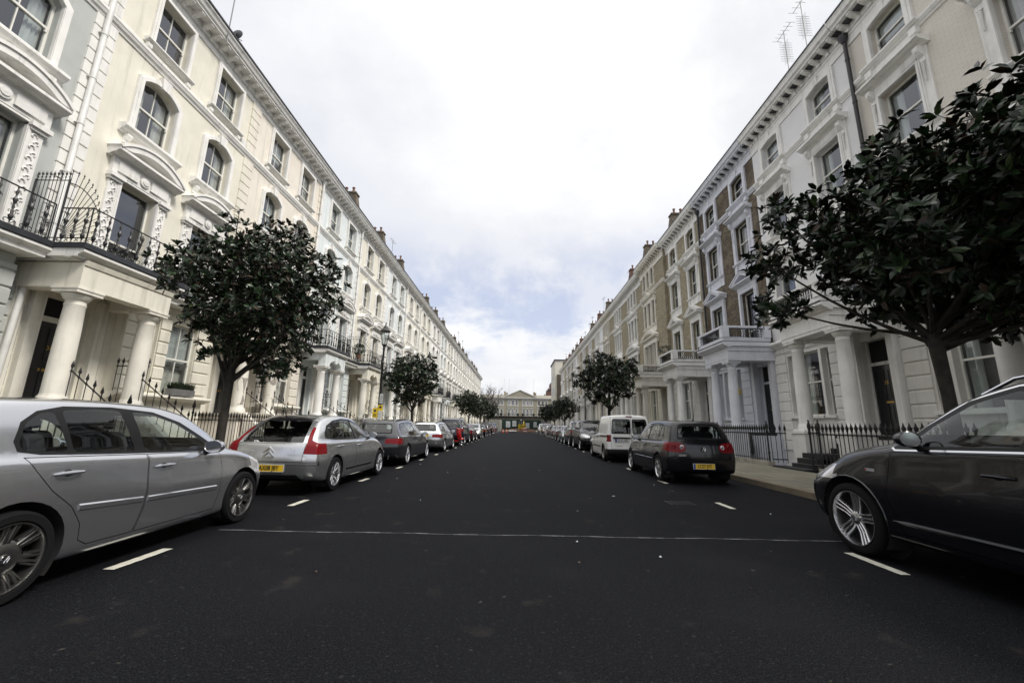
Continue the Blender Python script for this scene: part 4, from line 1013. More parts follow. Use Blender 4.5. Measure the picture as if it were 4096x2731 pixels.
def car(sp, name='parked_car'):
    root = empty(name); root.rotation_mode = 'XYZ'; pm = sp['paint']; wb = sp['wb']; hi = sp.get('hi', True)
    for k in ('top', 'belt', 'w', 'bw', 'rw', 'bot', 'rear', 'nose'):
        if isinstance(sp[k], list): sp[k] = pchip(sp[k])
    body = loft(sp, k=3 if hi else 2, ny=44 if hi else 30)
    tree = BVHTree.FromPolygons([v.co.copy() for v in body.vertices], [tuple(p.vertices) for p in body.polygons])
    vn = [Vector(n.vector) for n in body.vertex_normals]; src = (tree, [tuple(p.vertices) for p in body.polygons], vn, [v.co.copy() for v in body.vertices])
    cav = loft(sp, .035, sp['yr']+.14, sp['cavf'], .30, rad=0, k=2, ny=24)
    sh = bmof(body); cv = bmof(cav); bmesh.ops.delete(cv, geom=[f for f in cv.faces if f.calc_center_median().y > sp['cavf']-.03], context='FACES')
    r = sp['r']; ar = r+sp.get('agap', .045); lo = sp['hw']-.30
    for y in (0, wb):
        for s in (-1, 1):
            rg = (lo, 1.2) if s > 0 else (-1.2, -lo)
            if sp.get('cladding'): finish(incise(sh, [(y+(ar+.055)*math.cos(a), r+.01+(ar+.055)*math.sin(a)) for a in [2*math.pi*i/32 for i in range(32)]], 'x', *rg), 'wheel_arch_trim', sp['cladding'], root, src)
            incise(sh, [(y+ar*math.cos(a), r+.01+ar*math.sin(a)) for a in [2*math.pi*i/32 for i in range(32)]], 'x', *rg, take=False)
            incise(cv, [(y+(ar+.03)*math.cos(a), r+.01+(ar+.03)*math.sin(a)) for a in [2*math.pi*i/20 for i in range(20)]], 'x', *rg, take=False)
            m = MB(); n = 28; A = [R(-35)+R(250)*i/n for i in range(n+1)]; V = []
            for t_ in A:
                yy, zz_ = y+ar*math.cos(t_), r+.01+ar*math.sin(t_); h = tree.ray_cast(Vector((s*2.0, yy, zz_)), Vector((-s, 0, 0))); xo = h[0].x if h[0] and abs(h[0].x) > lo else s*(sp['hw']-.03)
                V += [(xo, yy, zz_), (xo-s*.03, yy, zz_), (s*(lo+.01), yy, zz_)]
            m.add(V, [(i*3+j, i*3+j+1, (i+1)*3+j+1, (i+1)*3+j) for i in range(n) for j in range(2)], 0, True)
            m.prism([(y+(ar+.002)*math.cos(a), r+.01+(ar+.002)*math.sin(a)) for a in [2*math.pi*i/28 for i in range(28)]], 'x', s*(lo-.004), s*(lo+.004)); m.build('wheel_well', CHAR, root)
    gm = sp.get('glass', CGLASS)
    for s in (-1, 1):
        rg = (.30, 1.4) if s > 0 else (-1.4, -.30)
        if sp.get('side'):
            incise(cv, grow(sp['side'], -.02), 'x', *rg, take=False)
            if sp.get('chrome'):
                ring = incise(sh, grow(sp['side'], .015), 'x', *rg); A = incise(ring, sp['side'], 'x', *rg); finish(ring, 'chrome_strip', CHROME, root, src)
            else: A = incise(sh, sp['side'], 'x', *rg)
            for pn in sp['panes']: finish(incise(A, arc_poly(pn, .04, 3), 'x', *rg), 'side_window', gm, root, src)
            finish(A, 'window_trim', sp.get('trim', PLAST), root, src)
    for key, nm in (('wind', 'windscreen'), ('rearg', 'rear_window')):
        if sp.get(key):
            poly, a, b = sp[key]
            for pp_ in (poly if isinstance(poly[0][0], tuple) else [poly]):
                incise(cv, grow(pp_, .0), 'y', a, b+.2, take=False)
                g = incise(sh, arc_poly(pp_, .07, 4), 'y', a, b); gg = incise(g, arc_poly(grow(pp_, -.03), .06, 4), 'y', a, b)
                finish(gg, nm, sp.get('rglass', gm) if key == 'rearg' else gm, root, src); finish(g, 'window_seal', PLAST, root, src)
    for nm, m, poly, ax, a, b in sp.get('feat', []):
        if ax == 'both': finish(incise(sh, poly, 'x', a, b), nm, m, root, src); finish(incise(sh, poly, 'x', -b, -a), nm, m, root, src)
        else:
            if nm == 'rear_window': incise(cv, grow(poly, .02), ax, a, b+.2, take=False)
            finish(incise(sh, poly, ax, a, b), nm, m, root, src)
    for nm, m, poly, a, b in sp.get('lamps', []):
        finish(incise(sh, poly, 'y', a, b), nm, m, root, src); finish(incise(sh, [(-x, z) for x, z in poly], 'y', a, b), nm, m, root, src)
    doors = []
    for poly in sp.get('doors', []):
        for s in (-1, 1):
            rg = (.45, 1.4) if s > 0 else (-1.4, -.45)
            d = finish(keep(incise(sh, poly, 'x', *rg), grow(poly, -.006), 'x', *rg), 'door', pm, root, src)
            if d: doors.append((d, s, poly))
            else: print('EMPTY DOOR')
    for nm, m, poly, a, b in sp.get('rearpanels', []):
        finish(keep(incise(sh, poly, 'y', a, b), grow(poly, -.008), 'y', a, b), nm, m, root, src)
    finish(sh, 'body', pm, root, src)
    if sp.get('lining', True): 
        me = bpy.data.meshes.new('cabin_lining'); cv.to_mesh(me); me.materials.append(CHAR); o = bpy.data.objects.new('cabin_lining', me); COL.objects.link(o); o.parent = root
    cv.free()
    # surface lookup for fittings
    def sx(y, z, s=1):
        h = tree.ray_cast(Vector((s*2.0, y, z)), Vector((-s, 0, 0))); return h[0].x if h[0] else s*.8
    def sy(x, z, end=-1):
        h = tree.ray_cast(Vector((x, -4.0 if end < 0 else 7, z)), Vector((0, -end, 0))); return h[0].y if h[0] else (sp['yr'] if end < 0 else sp['yf'])
    sp['sx'] = sx; sp['sy'] = sy
    hs = sp.get('handles', [])
    for d, s, poly in doors:
        for hy, hz in hs:
            ys_ = [p[0] for p in poly]
            if min(ys_) < hy < max(ys_):
                b = MB(); x = sx(hy, hz, s); b.tube([(x-.005*s, hy-.10, hz-.004), (x+.03*s, hy-.085, hz), (x+.037*s, hy, hz+.004), (x+.03*s, hy+.085, hz+.004), (x-.005*s, hy+.10, hz+.004)], [.009, .014, .016, .014, .010], 8)
                b.ball((x-.012*s, hy, hz-.005), .05, 1, 8, (.35, 1.1, .8)); b.build('handle', [sp.get('hmat', pm), CHAR], d)  # dark-coloured bulge behind the grip paints in the shade of its recess
    if 'mould' in sp:
        for s in (-1, 1):
            for y0_, y1_, z0_, z1_ in sp['mould']:
                n = 10; vs = []
                for i in range(n+1):
                    y = y0_+(y1_-y0_)*i/n; z = z0_+(z1_-z0_)*i/n; x = sx(y, z, s); h = .028
                    vs += [(x-.004*s, y, z-h), (x+.011*s, y, z-h*.6), (x+.013*s, y, z+h*.55), (x-.004*s, y, z+h)]
                b = MB(); b.add(vs, [(i*4+j, i*4+j+1, (i+1)*4+j+1, (i+1)*4+j) for i in range(n) for j in range(3)]+[(0, 1, 2, 3), (n*4, n*4+1, n*4+2, n*4+3)], 0, True); b.build('side_moulding', sp.get('mmat', pm), root)
    if 'mirror' in sp:
        my, mz = sp['mirror']
        for s in (-1, 1):
            x = sx(my, mz-.06, s); e = MB()
            prof = [(0, .0), (.035, .012), (.075, .05), (.088, .09), (.088, .13), (.080, .135), (.078, .128)]
            e.lathe([(rr, -hh) for rr, hh in prof], (0, 0, 0), 16, ax='y', cap=False)
            for i, p in enumerate(e.v): e.v[i] = (p[0]*1.25+x+s*.12, p[1]*-1*-1+my+.07, p[2]*.85+mz)
            e.tube([(x-.02*s, my, mz-.07), (x+.05*s, my+.02, mz-.055)], [.035, .025], 8, 1)
            mi = e.build('wing_mirror', [sp.get('mirmat', pm), PLAST], root)
            g = MB(); g.lathe([(.0, 0), (.078, 0)], (0, 0, 0), 16, ax='y', cap=False)
            for i, p in enumerate(g.v): g.v[i] = (p[0]*1.25+x+s*.12, my-.058, p[2]*.85+mz)
            g.build('mirror_glass', CHROME, mi)
    for y in (0, wb):
        for s in (-1, 1): wheel(root, s*(sp['tx']-.11), y, r, sp['rr_'], .225, sp.get('wheels', 'multi'), s, sp.get('rim', RIMS), sp.get('vwheel', False))
    # cabin
    i = MB(); bz = sp.get('cavz', .74); hw = sp['hw']; sc = sp.get('seatz', 1.0)
    i.box(-hw+.12, hw-.12, sp['yr']+.35, sp['cavf']-.15, bz-.02, bz)
    i.box(-hw+.14, hw-.14, sp['cavf']-.55, sp['cavf']-.12, bz, bz+.17)
    i.build('cabin_floor', CHAR, root)
    for ys_, xs_ in sp.get('seats', ((.95, (-.36, .36)), (.12, (-.42, 0, .42)))):
        for x in xs_:
            b = MB(); b.prism(arc_poly([(-.24, bz), (.24, bz), (.21, sc+.17), (-.21, sc+.17)], .08, 4), 'y', ys_-.07, ys_+.06)
            b.prism(arc_poly([(-.12, sc+.19), (.12, sc+.19), (.11, sc+.36), (-.11, sc+.36)], .05, 4), 'y', ys_-.05, ys_+.04); b.box(-.06, .06, ys_-.01, ys_+.01, sc+.15, sc+.2)
            for k in range(len(b.v)): p = b.v[k]; b.v[k] = (p[0]+x, p[1]-(p[2]-bz)*.22, p[2])
            b.build('seat', SEAT, root)
    b = MB(); cy = sp.get('swy', 1.55); b.tube([(.36+.175*math.cos(a), cy+.06*math.sin(a), bz+.16+.175*math.sin(a)) for a in [2*math.pi*k/16 for k in range(17)]], .014, 6); b.box(.2, .52, cy-.005, cy+.02, bz+.13, bz+.18); b.build('steering_wheel', CHAR, root)
    if 'aerial' in sp:
        ay = sp['aerial']; z = sp['top'](ay); MB().tube([(0, ay, z-.01), (0, ay-.12, z+.2), (0, ay-.22, z+.38)], [.012, .004, .003], 6).lathe([(.03, z-.01), (.02, z+.02)], (0, ay, 0), 8).build('aerial', PLAST, root)
    if 'rails' in sp:
        y0_, y1_ = sp['rails']
        for s in (-1, 1):
            pts = []
            for k in range(9):
                y = y0_+(y1_-y0_)*k/8; pts.append((s*(sp['rw'](y)-.07), y, sp['top'](y)-.03+(.05 if 0 < k < 8 else 0)))
            MB().tube(pts, .016, 8).build('roof_rail', sp.get('railmat', CHROME), root)
    if 'exhaust' in sp:
        x = sp['exhaust']; MB().lathe([(.03, 0), (.034, 0), (.034, .12), (.03, .12)], (x, sp['yr']+.02, .27), 14, ax='y', cap=False).build('exhaust', CHROME, root)
    if 'plate' in sp:
        tx_, z, px, kw = sp['plate']; y = sy(px, z); plate(root, tx_, RM(px, y-.008, z, sp.get('ptilt', -.06)), **kw)
    if 'wiper' in sp:
        x0_, x1_, z0_, z1_ = sp['wiper']; MB().tube([(x0_, sy(x0_, z0_)-.02, z0_), (x1_, sy(x1_, z1_)-.015, z1_)], [.012, .006], 5).build('wiper', PLAST, root)
    return root
def roundel(root, x, y, z, r, tilt):
    g = MB(); g.lathe([(r*.86, .012), (r, .014), (r, 0), (r*.86, 0)], (0,0,0), 24, cap=False); g.lathe([(0, .002), (r*.86, .002)], (0,0,0), 24, 1, cap=False)
    for p, q in (((-.55, .68), (-.1, -.05)), ((.55, .68), (.1, -.05)), ((-.82, .2), (-.32, -.78)), ((.82, .2), (.32, -.78)), ((-.32, -.78), (0, -.12)), ((.32, -.78), (0, -.12))):
        g.tube([(p[0]*r, p[1]*r, .009), (q[0]*r, q[1]*r, .009)], r*.085, 4)
    me = g.mesh('badge', [CHROME, PLAST]); me.transform(RM(x, y, z, tilt)); o = bpy.data.objects.new('badge', me); COL.objects.link(o); o.parent = root

# ---- body shapes; y=0 rear axle, front is +y
def hatch(paint_, **kw):
    sp = dict(paint=paint_, wb=2.58, yr=-.77, yf=3.34, fplan=.36, fr=1.4, hw=.88, tx=.875, r=.316, rr_=.232, agap=.05,
        top=[(-.8, 1.43), (-.5, 1.445), (0, 1.465), (.6, 1.475), (1.1, 1.462), (1.45, 1.405), (1.8, 1.24), (2.2, 1.04), (2.34, .985), (2.8, .92), (3.2, .82), (3.5, .70)],
        belt=[(-.8, .97), (0, .955), (1, .945), (2, .935), (2.5, .90), (3.0, .80), (3.5, .64)],
        w=[(-.8, .86), (-.3, .88), (1, .88), (2.6, .88), (3.1, .86), (3.5, .80)], bw=[(-.8, .77), (0, .80), (1, .81), (2.2, .81), (2.6, .80), (3.1, .79), (3.5, .73)],
        rw=[(-.8, .60), (-.2, .64), (.8, .655), (1.5, .65), (1.9, .69), (2.3, .745), (2.7, .66), (3.2, .60), (3.5, .55)],
        bot=[(-.8, .26), (-.3, .20), (1, .18), (2.9, .18), (3.5, .24)], rear=[(.2, .10), (.35, .03), (.6, .0), (.88, .03), (1.0, .07), (1.42, .27)], nose=[(.2, .12), (.35, .03), (.5, .0), (.62, .04), (.75, .22), (.9, .45), (1.3, .5)],
        side=[(-.20, .975), (-.23, 1.05), (-.18, 1.22), (-.10, 1.32), (.1, 1.378), (.6, 1.398), (1.05, 1.372), (1.4, 1.27), (1.7, 1.115), (1.95, .97), (1.93, .945), (1.4, .94), (.6, .945), (-.1, .955)],
        panes=[[(-.17, .985), (-.20, 1.05), (-.15, 1.2), (-.08, 1.30), (.0, 1.335), (.13, .98)], [(.175, .975), (.05, 1.345), (.5, 1.37), (.72, 1.365), (.85, .972)], [(.96, .97), (.86, 1.36), (1.05, 1.345), (1.37, 1.245), (1.63, 1.105), (1.82, .985), (1.8, .97)]],
        wind=([(-.60, 1.05), (-.53, 1.36), (.53, 1.36), (.60, 1.05)], 1.2, 2.6), rearg=([(-.60, 1.02), (-.50, 1.34), (.50, 1.34), (.60, 1.02)], -1.0, .1),
        doors=[[(-.20, .94), (-.12, .86), (.05, .74), (.28, .60), (.40, .45), (.45, .30), (.52, .265), (.93, .265), (.985, .45), (1.0, .62), (.975, .94)], [(.98, .94), (1.006, .62), (.99, .45), (.94, .265), (2.05, .265), (2.10, .45), (2.09, .75), (1.97, .94)]],
        handles=[(.16, .83), (1.12, .82)], cavf=2.05, mirror=(1.76, 1.0), mould=[(.36, .96, .50, .50), (1.02, 2.02, .50, .50)], aerial=-.30,
        lamps=[('tail_light', REDL, arc_poly([(.42, .80), (.46, .92), (.62, .955), (.9, .93), (.9, .74), (.6, .72)], .06, 4), -.9, -.38), ('headlight', CLR, arc_poly([(.42, .60), (.44, .70), (.62, .80), (.95, .84), (.95, .62), (.6, .56)], .06, 4), 2.7, 3.6)],
        rearpanels=[('bumper', paint_, [(-1, .24), (-1, .60), (1, .60), (1, .24)], -.95, -.35)])
    sp.update(kw); return sp
def estate(paint_, **kw):
    sp = dict(paint=paint_, wb=2.85, yr=-1.05, yf=3.78, hw=.91, tx=.90, r=.325, rr_=.245, agap=.04,
        top=[(-1.1, 1.36), (-.8, 1.385), (0, 1.43), (.8, 1.455), (1.3, 1.445), (1.7, 1.38), (2.1, 1.19), (2.4, 1.03), (2.55, .97), (3.0, .91), (3.5, .80), (3.85, .68)],
        belt=[(-1.1, .95), (0, .93), (1, .92), (2.2, .90), (2.8, .86), (3.3, .77), (3.85, .60)],
        w=[(-1.1, .88), (-.4, .91), (1, .91), (2.9, .91), (3.4, .88), (3.85, .82)], bw=[(-1.1, .80), (0, .85), (1, .86), (2.4, .85), (2.8, .81), (3.4, .76), (3.85, .68)],
        rw=[(-1.1, .55), (-.3, .59), (.8, .61), (1.6, .61), (2.1, .68), (2.5, .75), (2.9, .66), (3.4, .60), (3.85, .55)],
        bot=[(-1.1, .26), (-.4, .19), (1, .17), (3.1, .17), (3.85, .22)], rear=[(.2, .10), (.4, .02), (.6, .0), (.85, .05), (1.0, .14), (1.36, .46)], nose=[(.2, .12), (.35, .03), (.5, .0), (.6, .04), (.72, .22), (.9, .45), (1.3, .5)],
        side=[(-.60, .945), (-.62, 1.0), (-.50, 1.18), (-.34, 1.30), (.0, 1.345), (.8, 1.378), (1.3, 1.352), (1.65, 1.26), (2.0, 1.09), (2.3, .935), (2.28, .915), (1.4, .91), (.4, .92)],
        panes=[[(-.56, .955), (-.57, 1.0), (-.46, 1.17), (-.32, 1.28), (.1, 1.33), (.22, .945)], [(.27, .945), (.17, 1.335), (.8, 1.352), (.98, 1.345), (1.10, .94)], [(1.16, .94), (1.06, 1.34), (1.3, 1.327), (1.62, 1.235), (1.9, 1.10), (2.18, .955), (2.15, .94)]],
        wind=([(-.62, 1.02), (-.53, 1.34), (.53, 1.34), (.62, 1.02)], 1.4, 2.8), rearg=([(-.60, .99), (-.50, 1.30), (.50, 1.30), (.60, .99)], -1.3, .0),
        doors=[[(.10, .905), (.18, .70), (.40, .52), (.45, .28), (1.10, .26), (1.14, .6), (1.12, .905)], [(1.13, .905), (1.146, .6), (1.11, .26), (2.24, .26), (2.30, .6), (2.26, .905)]],
        handles=[(.36, .80), (1.30, .80)], cavf=2.25, mirror=(2.06, .96), rails=(-.55, 1.5), cavz=.72, seatz=.96,
        lamps=[('tail_light', REDL, arc_poly([(.42, .70), (.44, .84), (.95, .86), (.95, .68)], .03, 3), -1.2, -.62), ('headlight', CLR, arc_poly([(.42, .58), (.44, .68), (.62, .74), (.95, .76), (.95, .60), (.6, .55)], .05, 3), 3.0, 3.9)],
        rearpanels=[('bumper', paint_, [(-1, .22), (-1, .56), (1, .56), (1, .22)], -1.25, -.5)])
    sp.update(kw); return sp
def suv(paint_, **kw):
    sp = dict(paint=paint_, wb=2.81, yr=-.96, yf=3.72, hw=.94, tx=.935, r=.365, rr_=.272, agap=.055, zm=.70,
        top=[(-1, 1.63), (-.7, 1.68), (0, 1.75), (.8, 1.78), (1.23, 1.75), (1.62, 1.65), (2.0, 1.43), (2.25, 1.27), (2.42, 1.215), (2.6, 1.19), (3.02, 1.15), (3.4, 1.07), (3.75, .92)],
        belt=[(-1, 1.25), (0, 1.225), (1, 1.20), (2.1, 1.15), (2.5, 1.12), (3.0, 1.06), (3.4, .96), (3.75, .82)],
        w=[(-1, .90), (-.4, .94), (1, .94), (2.9, .94), (3.4, .91), (3.75, .84)], bw=[(-1, .82), (0, .87), (1, .88), (2.4, .88), (2.8, .84), (3.4, .78), (3.75, .70)],
        rw=[(-1, .58), (-.3, .65), (.8, .685), (1.6, .69), (2.1, .75), (2.5, .79), (2.9, .70), (3.4, .63), (3.75, .56)],
        bot=[(-1, .34), (-.4, .28), (1, .26), (3.1, .26), (3.75, .30)], rear=[(.2, .14), (.45, .02), (.7, .0), (1.0, .05), (1.2, .16), (1.56, .46)], nose=[(.2, .16), (.4, .04), (.55, .0), (.75, .04), (.88, .20), (1.0, .4), (1.4, .5)],
        side=[(-.62, 1.27), (-.60, 1.33), (-.42, 1.50), (-.1, 1.62), (.8, 1.70), (1.23, 1.69), (1.62, 1.59), (2.0, 1.365), (2.24, 1.165), (2.2, 1.145), (1.2, 1.18), (.4, 1.205)],
        panes=[[(-.56, 1.28), (-.5, 1.35), (-.36, 1.47), (.02, 1.58), (.16, 1.24)], [(.22, 1.235), (.10, 1.61), (.8, 1.665), (.98, 1.66), (1.08, 1.21)], [(1.15, 1.21), (1.06, 1.655), (1.22, 1.65), (1.57, 1.56), (1.88, 1.375), (2.06, 1.205), (2.0, 1.185)]],
        wind=([(-.66, 1.27), (-.57, 1.65), (.57, 1.65), (.66, 1.27)], 1.3, 2.9), rearg=([(-.62, 1.20), (-.52, 1.50), (.52, 1.50), (.62, 1.20)], -1.3, .0),
        doors=[[(-.12, 1.15), (.10, .95), (.40, .68), (.48, .36), (1.08, .34), (1.12, .7), (1.10, 1.15)], [(1.11, 1.15), (1.126, .7), (1.09, .34), (2.20, .34), (2.32, .7), (2.24, 1.12)]],
        handles=[(.32, 1.0), (1.30, .98)], cavf=2.3, mirror=(1.97, 1.25), cavz=.95, seatz=1.22, chrome=True, rails=(-.5, 1.55), swy=1.75,
        lamps=[('tail_light', REDL, arc_poly([(.46, .92), (.48, 1.06), (.98, 1.10), (.98, .90)], .03, 3), -1.2, -.58), ('headlight', CLR, arc_poly([(.46, .74), (.48, .84), (.66, .92), (.99, .95), (.99, .78), (.64, .71)], .05, 3), 3.0, 3.9)],
        rearpanels=[('bumper', PLAST, [(-1, .25), (-1, .52), (1, .52), (1, .25)], -1.2, -.45)])
    sp.update(kw); return sp
def saloon(paint_, **kw):
    sp = estate(paint_); sp.update(wb=2.68, yr=-.98, yf=3.54,
        top=[(-1.1, 1.02), (-.7, 1.06), (-.35, 1.10), (.1, 1.30), (.5, 1.41), (.9, 1.445), (1.3, 1.42), (1.7, 1.29), (2.15, 1.06), (2.35, .96), (2.8, .90), (3.2, .80), (3.6, .66)],
        side=[(-.15, .95), (.0, 1.08), (.3, 1.25), (.6, 1.34), (.95, 1.365), (1.3, 1.335), (1.6, 1.23), (1.9, 1.07), (2.1, .94), (2.05, .92), (1.2, .915), (.4, .925)],
        panes=[[(-.08, .96), (.05, 1.07), (.32, 1.23), (.60, 1.31), (.85, 1.335), (.92, .945)], [(1.0, .945), (.93, 1.335), (1.3, 1.305), (1.56, 1.21), (1.8, 1.07), (1.98, .955)]],
        wind=([(-.60, 1.02), (-.50, 1.33), (.50, 1.33), (.60, 1.02)], 1.3, 2.6), rearg=([(-.56, 1.13), (-.47, 1.33), (.47, 1.33), (.56, 1.13)], -.6, .6),
        doors=[[(-.08, .905), (.1, .74), (.38, .52), (.44, .28), (.93, .26), (.97, .6), (.95, .905)], [(.96, .905), (.976, .6), (.94, .26), (2.04, .26), (2.1, .6), (2.06, .905)]],
        rear=[(.2, .08), (.4, .02), (.6, .0), (.85, .02), (1.0, .05), (1.36, .3)], handles=[(.26, .80), (1.12, .80)], cavf=2.02, mirror=(1.86, .95), seats=((1.0, (-.36, .36)), (.3, (-.4, .4))), swy=1.5)
    sp.pop('rails', None); sp.update(kw); return sp
def place(root, x, y, rev=False, wb=2.6, yaw=0.):
    root.location = (x, y+(wb if rev else 0), 0); root.rotation_euler = (0, 0, (math.pi if rev else 0)+yaw); return root
LX = -4.44       # centre line of the left bay (wheels at -3.55)
# silver hatchback, nearest left
c = car(hatch(SILV, wheels='mesh', rim=RIMD, vwheel=True, mirmat=SILV, r=.318, rr_=.238, hmat=SILV,
    top=[(-.8, 1.43), (-.5, 1.44), (0, 1.455), (.7, 1.472), (1.25, 1.455), (1.6, 1.395), (1.95, 1.225), (2.3, 1.03), (2.42, .99), (2.8, .945), (3.1, .88), (3.36, .79)],
    belt=[(-.8, 1.03), (0, 1.015), (1, .975), (2, .94), (2.5, .915), (3.0, .85), (3.36, .74)], nose=[(.2, .12), (.35, .03), (.5, .0), (.66, .03), (.8, .12), (.9, .3), (1.3, .5)],
    side=[(-.03, 1.045), (-.05, 1.12), (.01, 1.26), (.13, 1.345), (.33, 1.39), (.75, 1.40), (1.2, 1.37), (1.55, 1.27), (1.83, 1.115), (2.07, .965), (2.04, .94), (1.4, .958), (.6, .99), (.12, 1.015)],
    panes=[[(.0, 1.05), (-.015, 1.12), (.04, 1.25), (.14, 1.325), (.25, 1.345), (.32, 1.03)], [(.365, 1.025), (.31, 1.355), (.6, 1.375), (.82, 1.37), (.93, .995)], [(1.04, .99), (.95, 1.365), (1.2, 1.345), (1.52, 1.245), (1.76, 1.105), (1.95, .985), (1.9, .968)]],
    doors=[[(-.0, 1.005), (.07, .90), (.2, .74), (.36, .60), (.46, .45), (.48, .32), (.56, .27), (.99, .265), (1.04, .45), (1.06, .62), (1.045, .965)], [(1.05, .965), (1.066, .62), (1.05, .45), (1.0, .265), (2.06, .265), (2.11, .45), (2.12, .75), (2.07, .935)]],
    handles=[(.30, .865), (1.24, .84)], mould=[(.42, 1.02, .585, .55), (1.08, 2.04, .545, .515)], mirror=(1.86, 1.0), seats=((1.08, (-.36, .36)), (.30, (-.42, 0, .42))), swy=1.6, cavf=2.1)); place(c, -4.43, 3.02, yaw=R(1.6))
tag(c, 'silver five-door hatchback with bronze mesh alloy wheels, nearest car on the left', 'car')
# second silver hatchback seen from behind
sp = hatch(SILV2, wb=2.61, yr=-.86, yf=3.50, r=.315, rr_=.225, wheels='multi', rr=1.5,
    top=[(-.9, 1.33), (-.5, 1.38), (0, 1.435), (.6, 1.458), (1.1, 1.43), (1.5, 1.33), (1.9, 1.17), (2.3, 1.02), (2.5, .97), (2.9, .90), (3.2, .80), (3.55, .64)],
    rear=[(.2, .12), (.38, .02), (.6, .0), (.86, .04), (.98, .12), (1.35, .62)],
    side=[(-.36, 1.0), (-.34, 1.10), (-.18, 1.24), (.1, 1.34), (.5, 1.385), (.9, 1.375), (1.3, 1.30), (1.7, 1.14), (2.0, 1.0), (2.02, .965), (1.0, .95), (0, .965)],
    panes=[[(-.30, 1.01), (-.28, 1.09), (-.15, 1.21), (.06, 1.30), (.22, .985)], [(.27, .98), (.11, 1.315), (.5, 1.355), (.78, 1.35), (.98, .97)], [(1.06, .97), (.90, 1.345), (1.3, 1.27), (1.66, 1.12), (1.93, .98)]],
    rearg=None, mould=[(.52, 1.02, .37, .37), (1.06, 1.98, .37, .37)], mmat=PLAST, mirror=(1.84, 1.02), aerial=-.42,
    feat=[('rear_window', CGLASSD, arc_poly([(-.56, .93), (-.52, 1.10), (-.45, 1.315), (.45, 1.315), (.52, 1.10), (.56, .93)], .03, 3), 'y', -1.2, .15), ('roof_panel', BLK, [(-.44, -.9), (-.44, 1.2), (.44, 1.2), (.44, -.9)], 'z', 1.318, 1.6)],
    lamps=[('tail_light', REDL, arc_poly([(.605, .735), (.625, .92), (.555, 1.20), (.52, 1.30), (.57, 1.305), (.635, 1.13), (.69, .97), (.95, .86), (.95, .72)], .02, 2), -1.0, -.42)],
    rearpanels=[('tailgate', SILV2, [(-.60, .60), (-.62, .92), (.62, .92), (.60, .60)], -1.0, -.5), ('bumper_strip', SILV2, [(-.86, .535), (-.86, .592), (.86, .592), (.86, .535)], -1.0, -.45), ('rear_diffuser', PLAST, [(-.70, .18), (-.52, .375), (.52, .375), (.70, .18)], -1.0, -.4)],
    plate=('AX08 JBY', .49, .05, dict(m=PLY)), handles=[(.16, .84), (1.20, .83)], ptilt=0)
c = car(sp); place(c, -4.44, 8.30); tag(c, 'silver rounded hatchback with tall red corner lights and yellow plate AX08 JBY', 'car')
sy = sp['sy']
for zz_ in (.80, .725):
    y = sy(-.02, zz_)-.012; g = MB(); g.prism([(-.10, zz_-.055), (0, zz_+.03), (.10, zz_-.055), (.10, zz_-.025), (0, zz_+.062), (-.10, zz_-.025)], 'y', y-.012, y+.02); g.build('badge', CHROME, c)
textmesh('CITROEN', .055, CHROME, 'badge_text', c, RM(-.40, sy(-.4, .77)-.008, .77, -.1), .003, 1.05); textmesh('C4', .085, CHROME, 'badge_text', c, RM(.40, sy(.4, .80)-.010, .80, -.1), .003); textmesh('coolair', .05, CHROME, 'badge_text', c, RM(.40, sy(.4, .735)-.008, .735, -.1), .002)
g = MB(); y = sy(0, .665); g.box(-.10, .10, y-.015, y+.02, .645, .69); g.build('tailgate_handle', SILV2, c)
g = MB(); y = sy(.3, .27); g.box(.22, .42, y-.006, y+.05, .29, .335); g.build('fog_light', REDL, c)
# charcoal estate
c = car(estate(DGREY, wb=2.91, yf=3.84, chrome=True, hi=False, mirmat=CHROME, rr_=.255, plate=('', .62, 0, dict(m=PLY)), exhaust=.55)); place(c, -4.50, 13.85); c['label'] = ''
tag(c, 'dark grey estate car with silver roof rails, third on the left', 'car')
# silver estate with box lights
c_bmw = car(estate(GREY, hi=False, wb=2.73, yr=-.98, yf=3.5, trim=PLAST, plate=('', .80, 0, dict(m=PLY)), railmat=PLAST)); place(c_bmw, -4.48, 20.75)
def repaint(src_, mp, x, y, rev, wb, lab, grp='cars parked along the street'):
    o = copy_tree(src_, None, mp); place(o, x, y, rev, wb); o['label'] = lab; o['category'] = 'car'; o['group'] = grp; return o
tag(c_bmw, 'silver estate car, fourth on the left just before the red scooter', 'car', 'cars parked along the street')
for o in [c_bmw]+list(c_bmw.children_recursive):
    if o.type == 'MESH':
        for sl in o.material_slots:
            if sl.material is GREY: sl.link = 'OBJECT'; sl.material = SILV2
def pal(old, new): return {old.name: new}
c_h = car(hatch(BLUE, hi=False)); c_s = car(saloon(BRONZE, hi=False)); c_u = car(suv(BLK, hi=False, chrome=False, r=.35, rr_=.25, rails=(-.5, 1.5), railmat=PLAST))
L_ = [(c_u, BLK, NAVY, 28.2, 0, 'navy tall hatchback with tall red lights just beyond the red scooter'), (c_s, BRONZE, MAROON, 34.2, 0, 'dark maroon saloon parked nose-out beyond the navy car on the left'), (c_h, BLUE, SILV2, 41.2, 1, 'pale silver hatchback facing the camera on the left side'),
      (c_s, BRONZE, BLK, 47.6, 0, 'black saloon with red tail lights beyond the silver hatchback facing the camera'), (c_h, BLUE, DGREY, 53.6, 0, 'dark grey hatchback, ninth along the left kerb'), (c_u, BLK, BLK, 59.5, 0, 'black tall car, tenth along the left kerb'),
      (c_s, BRONZE, GREY, 65.6, 0, 'grey saloon, eleventh along the left kerb'), (c_u, BLK, BLUE, 71.6, 0, 'dark blue tall car, last one on the left before the zebra-striped hoarding')]
for p, o_, n_, y, rv, lab in L_: repaint(p, pal(o_, n_), LX-.02, y, rv, 2.7, lab)
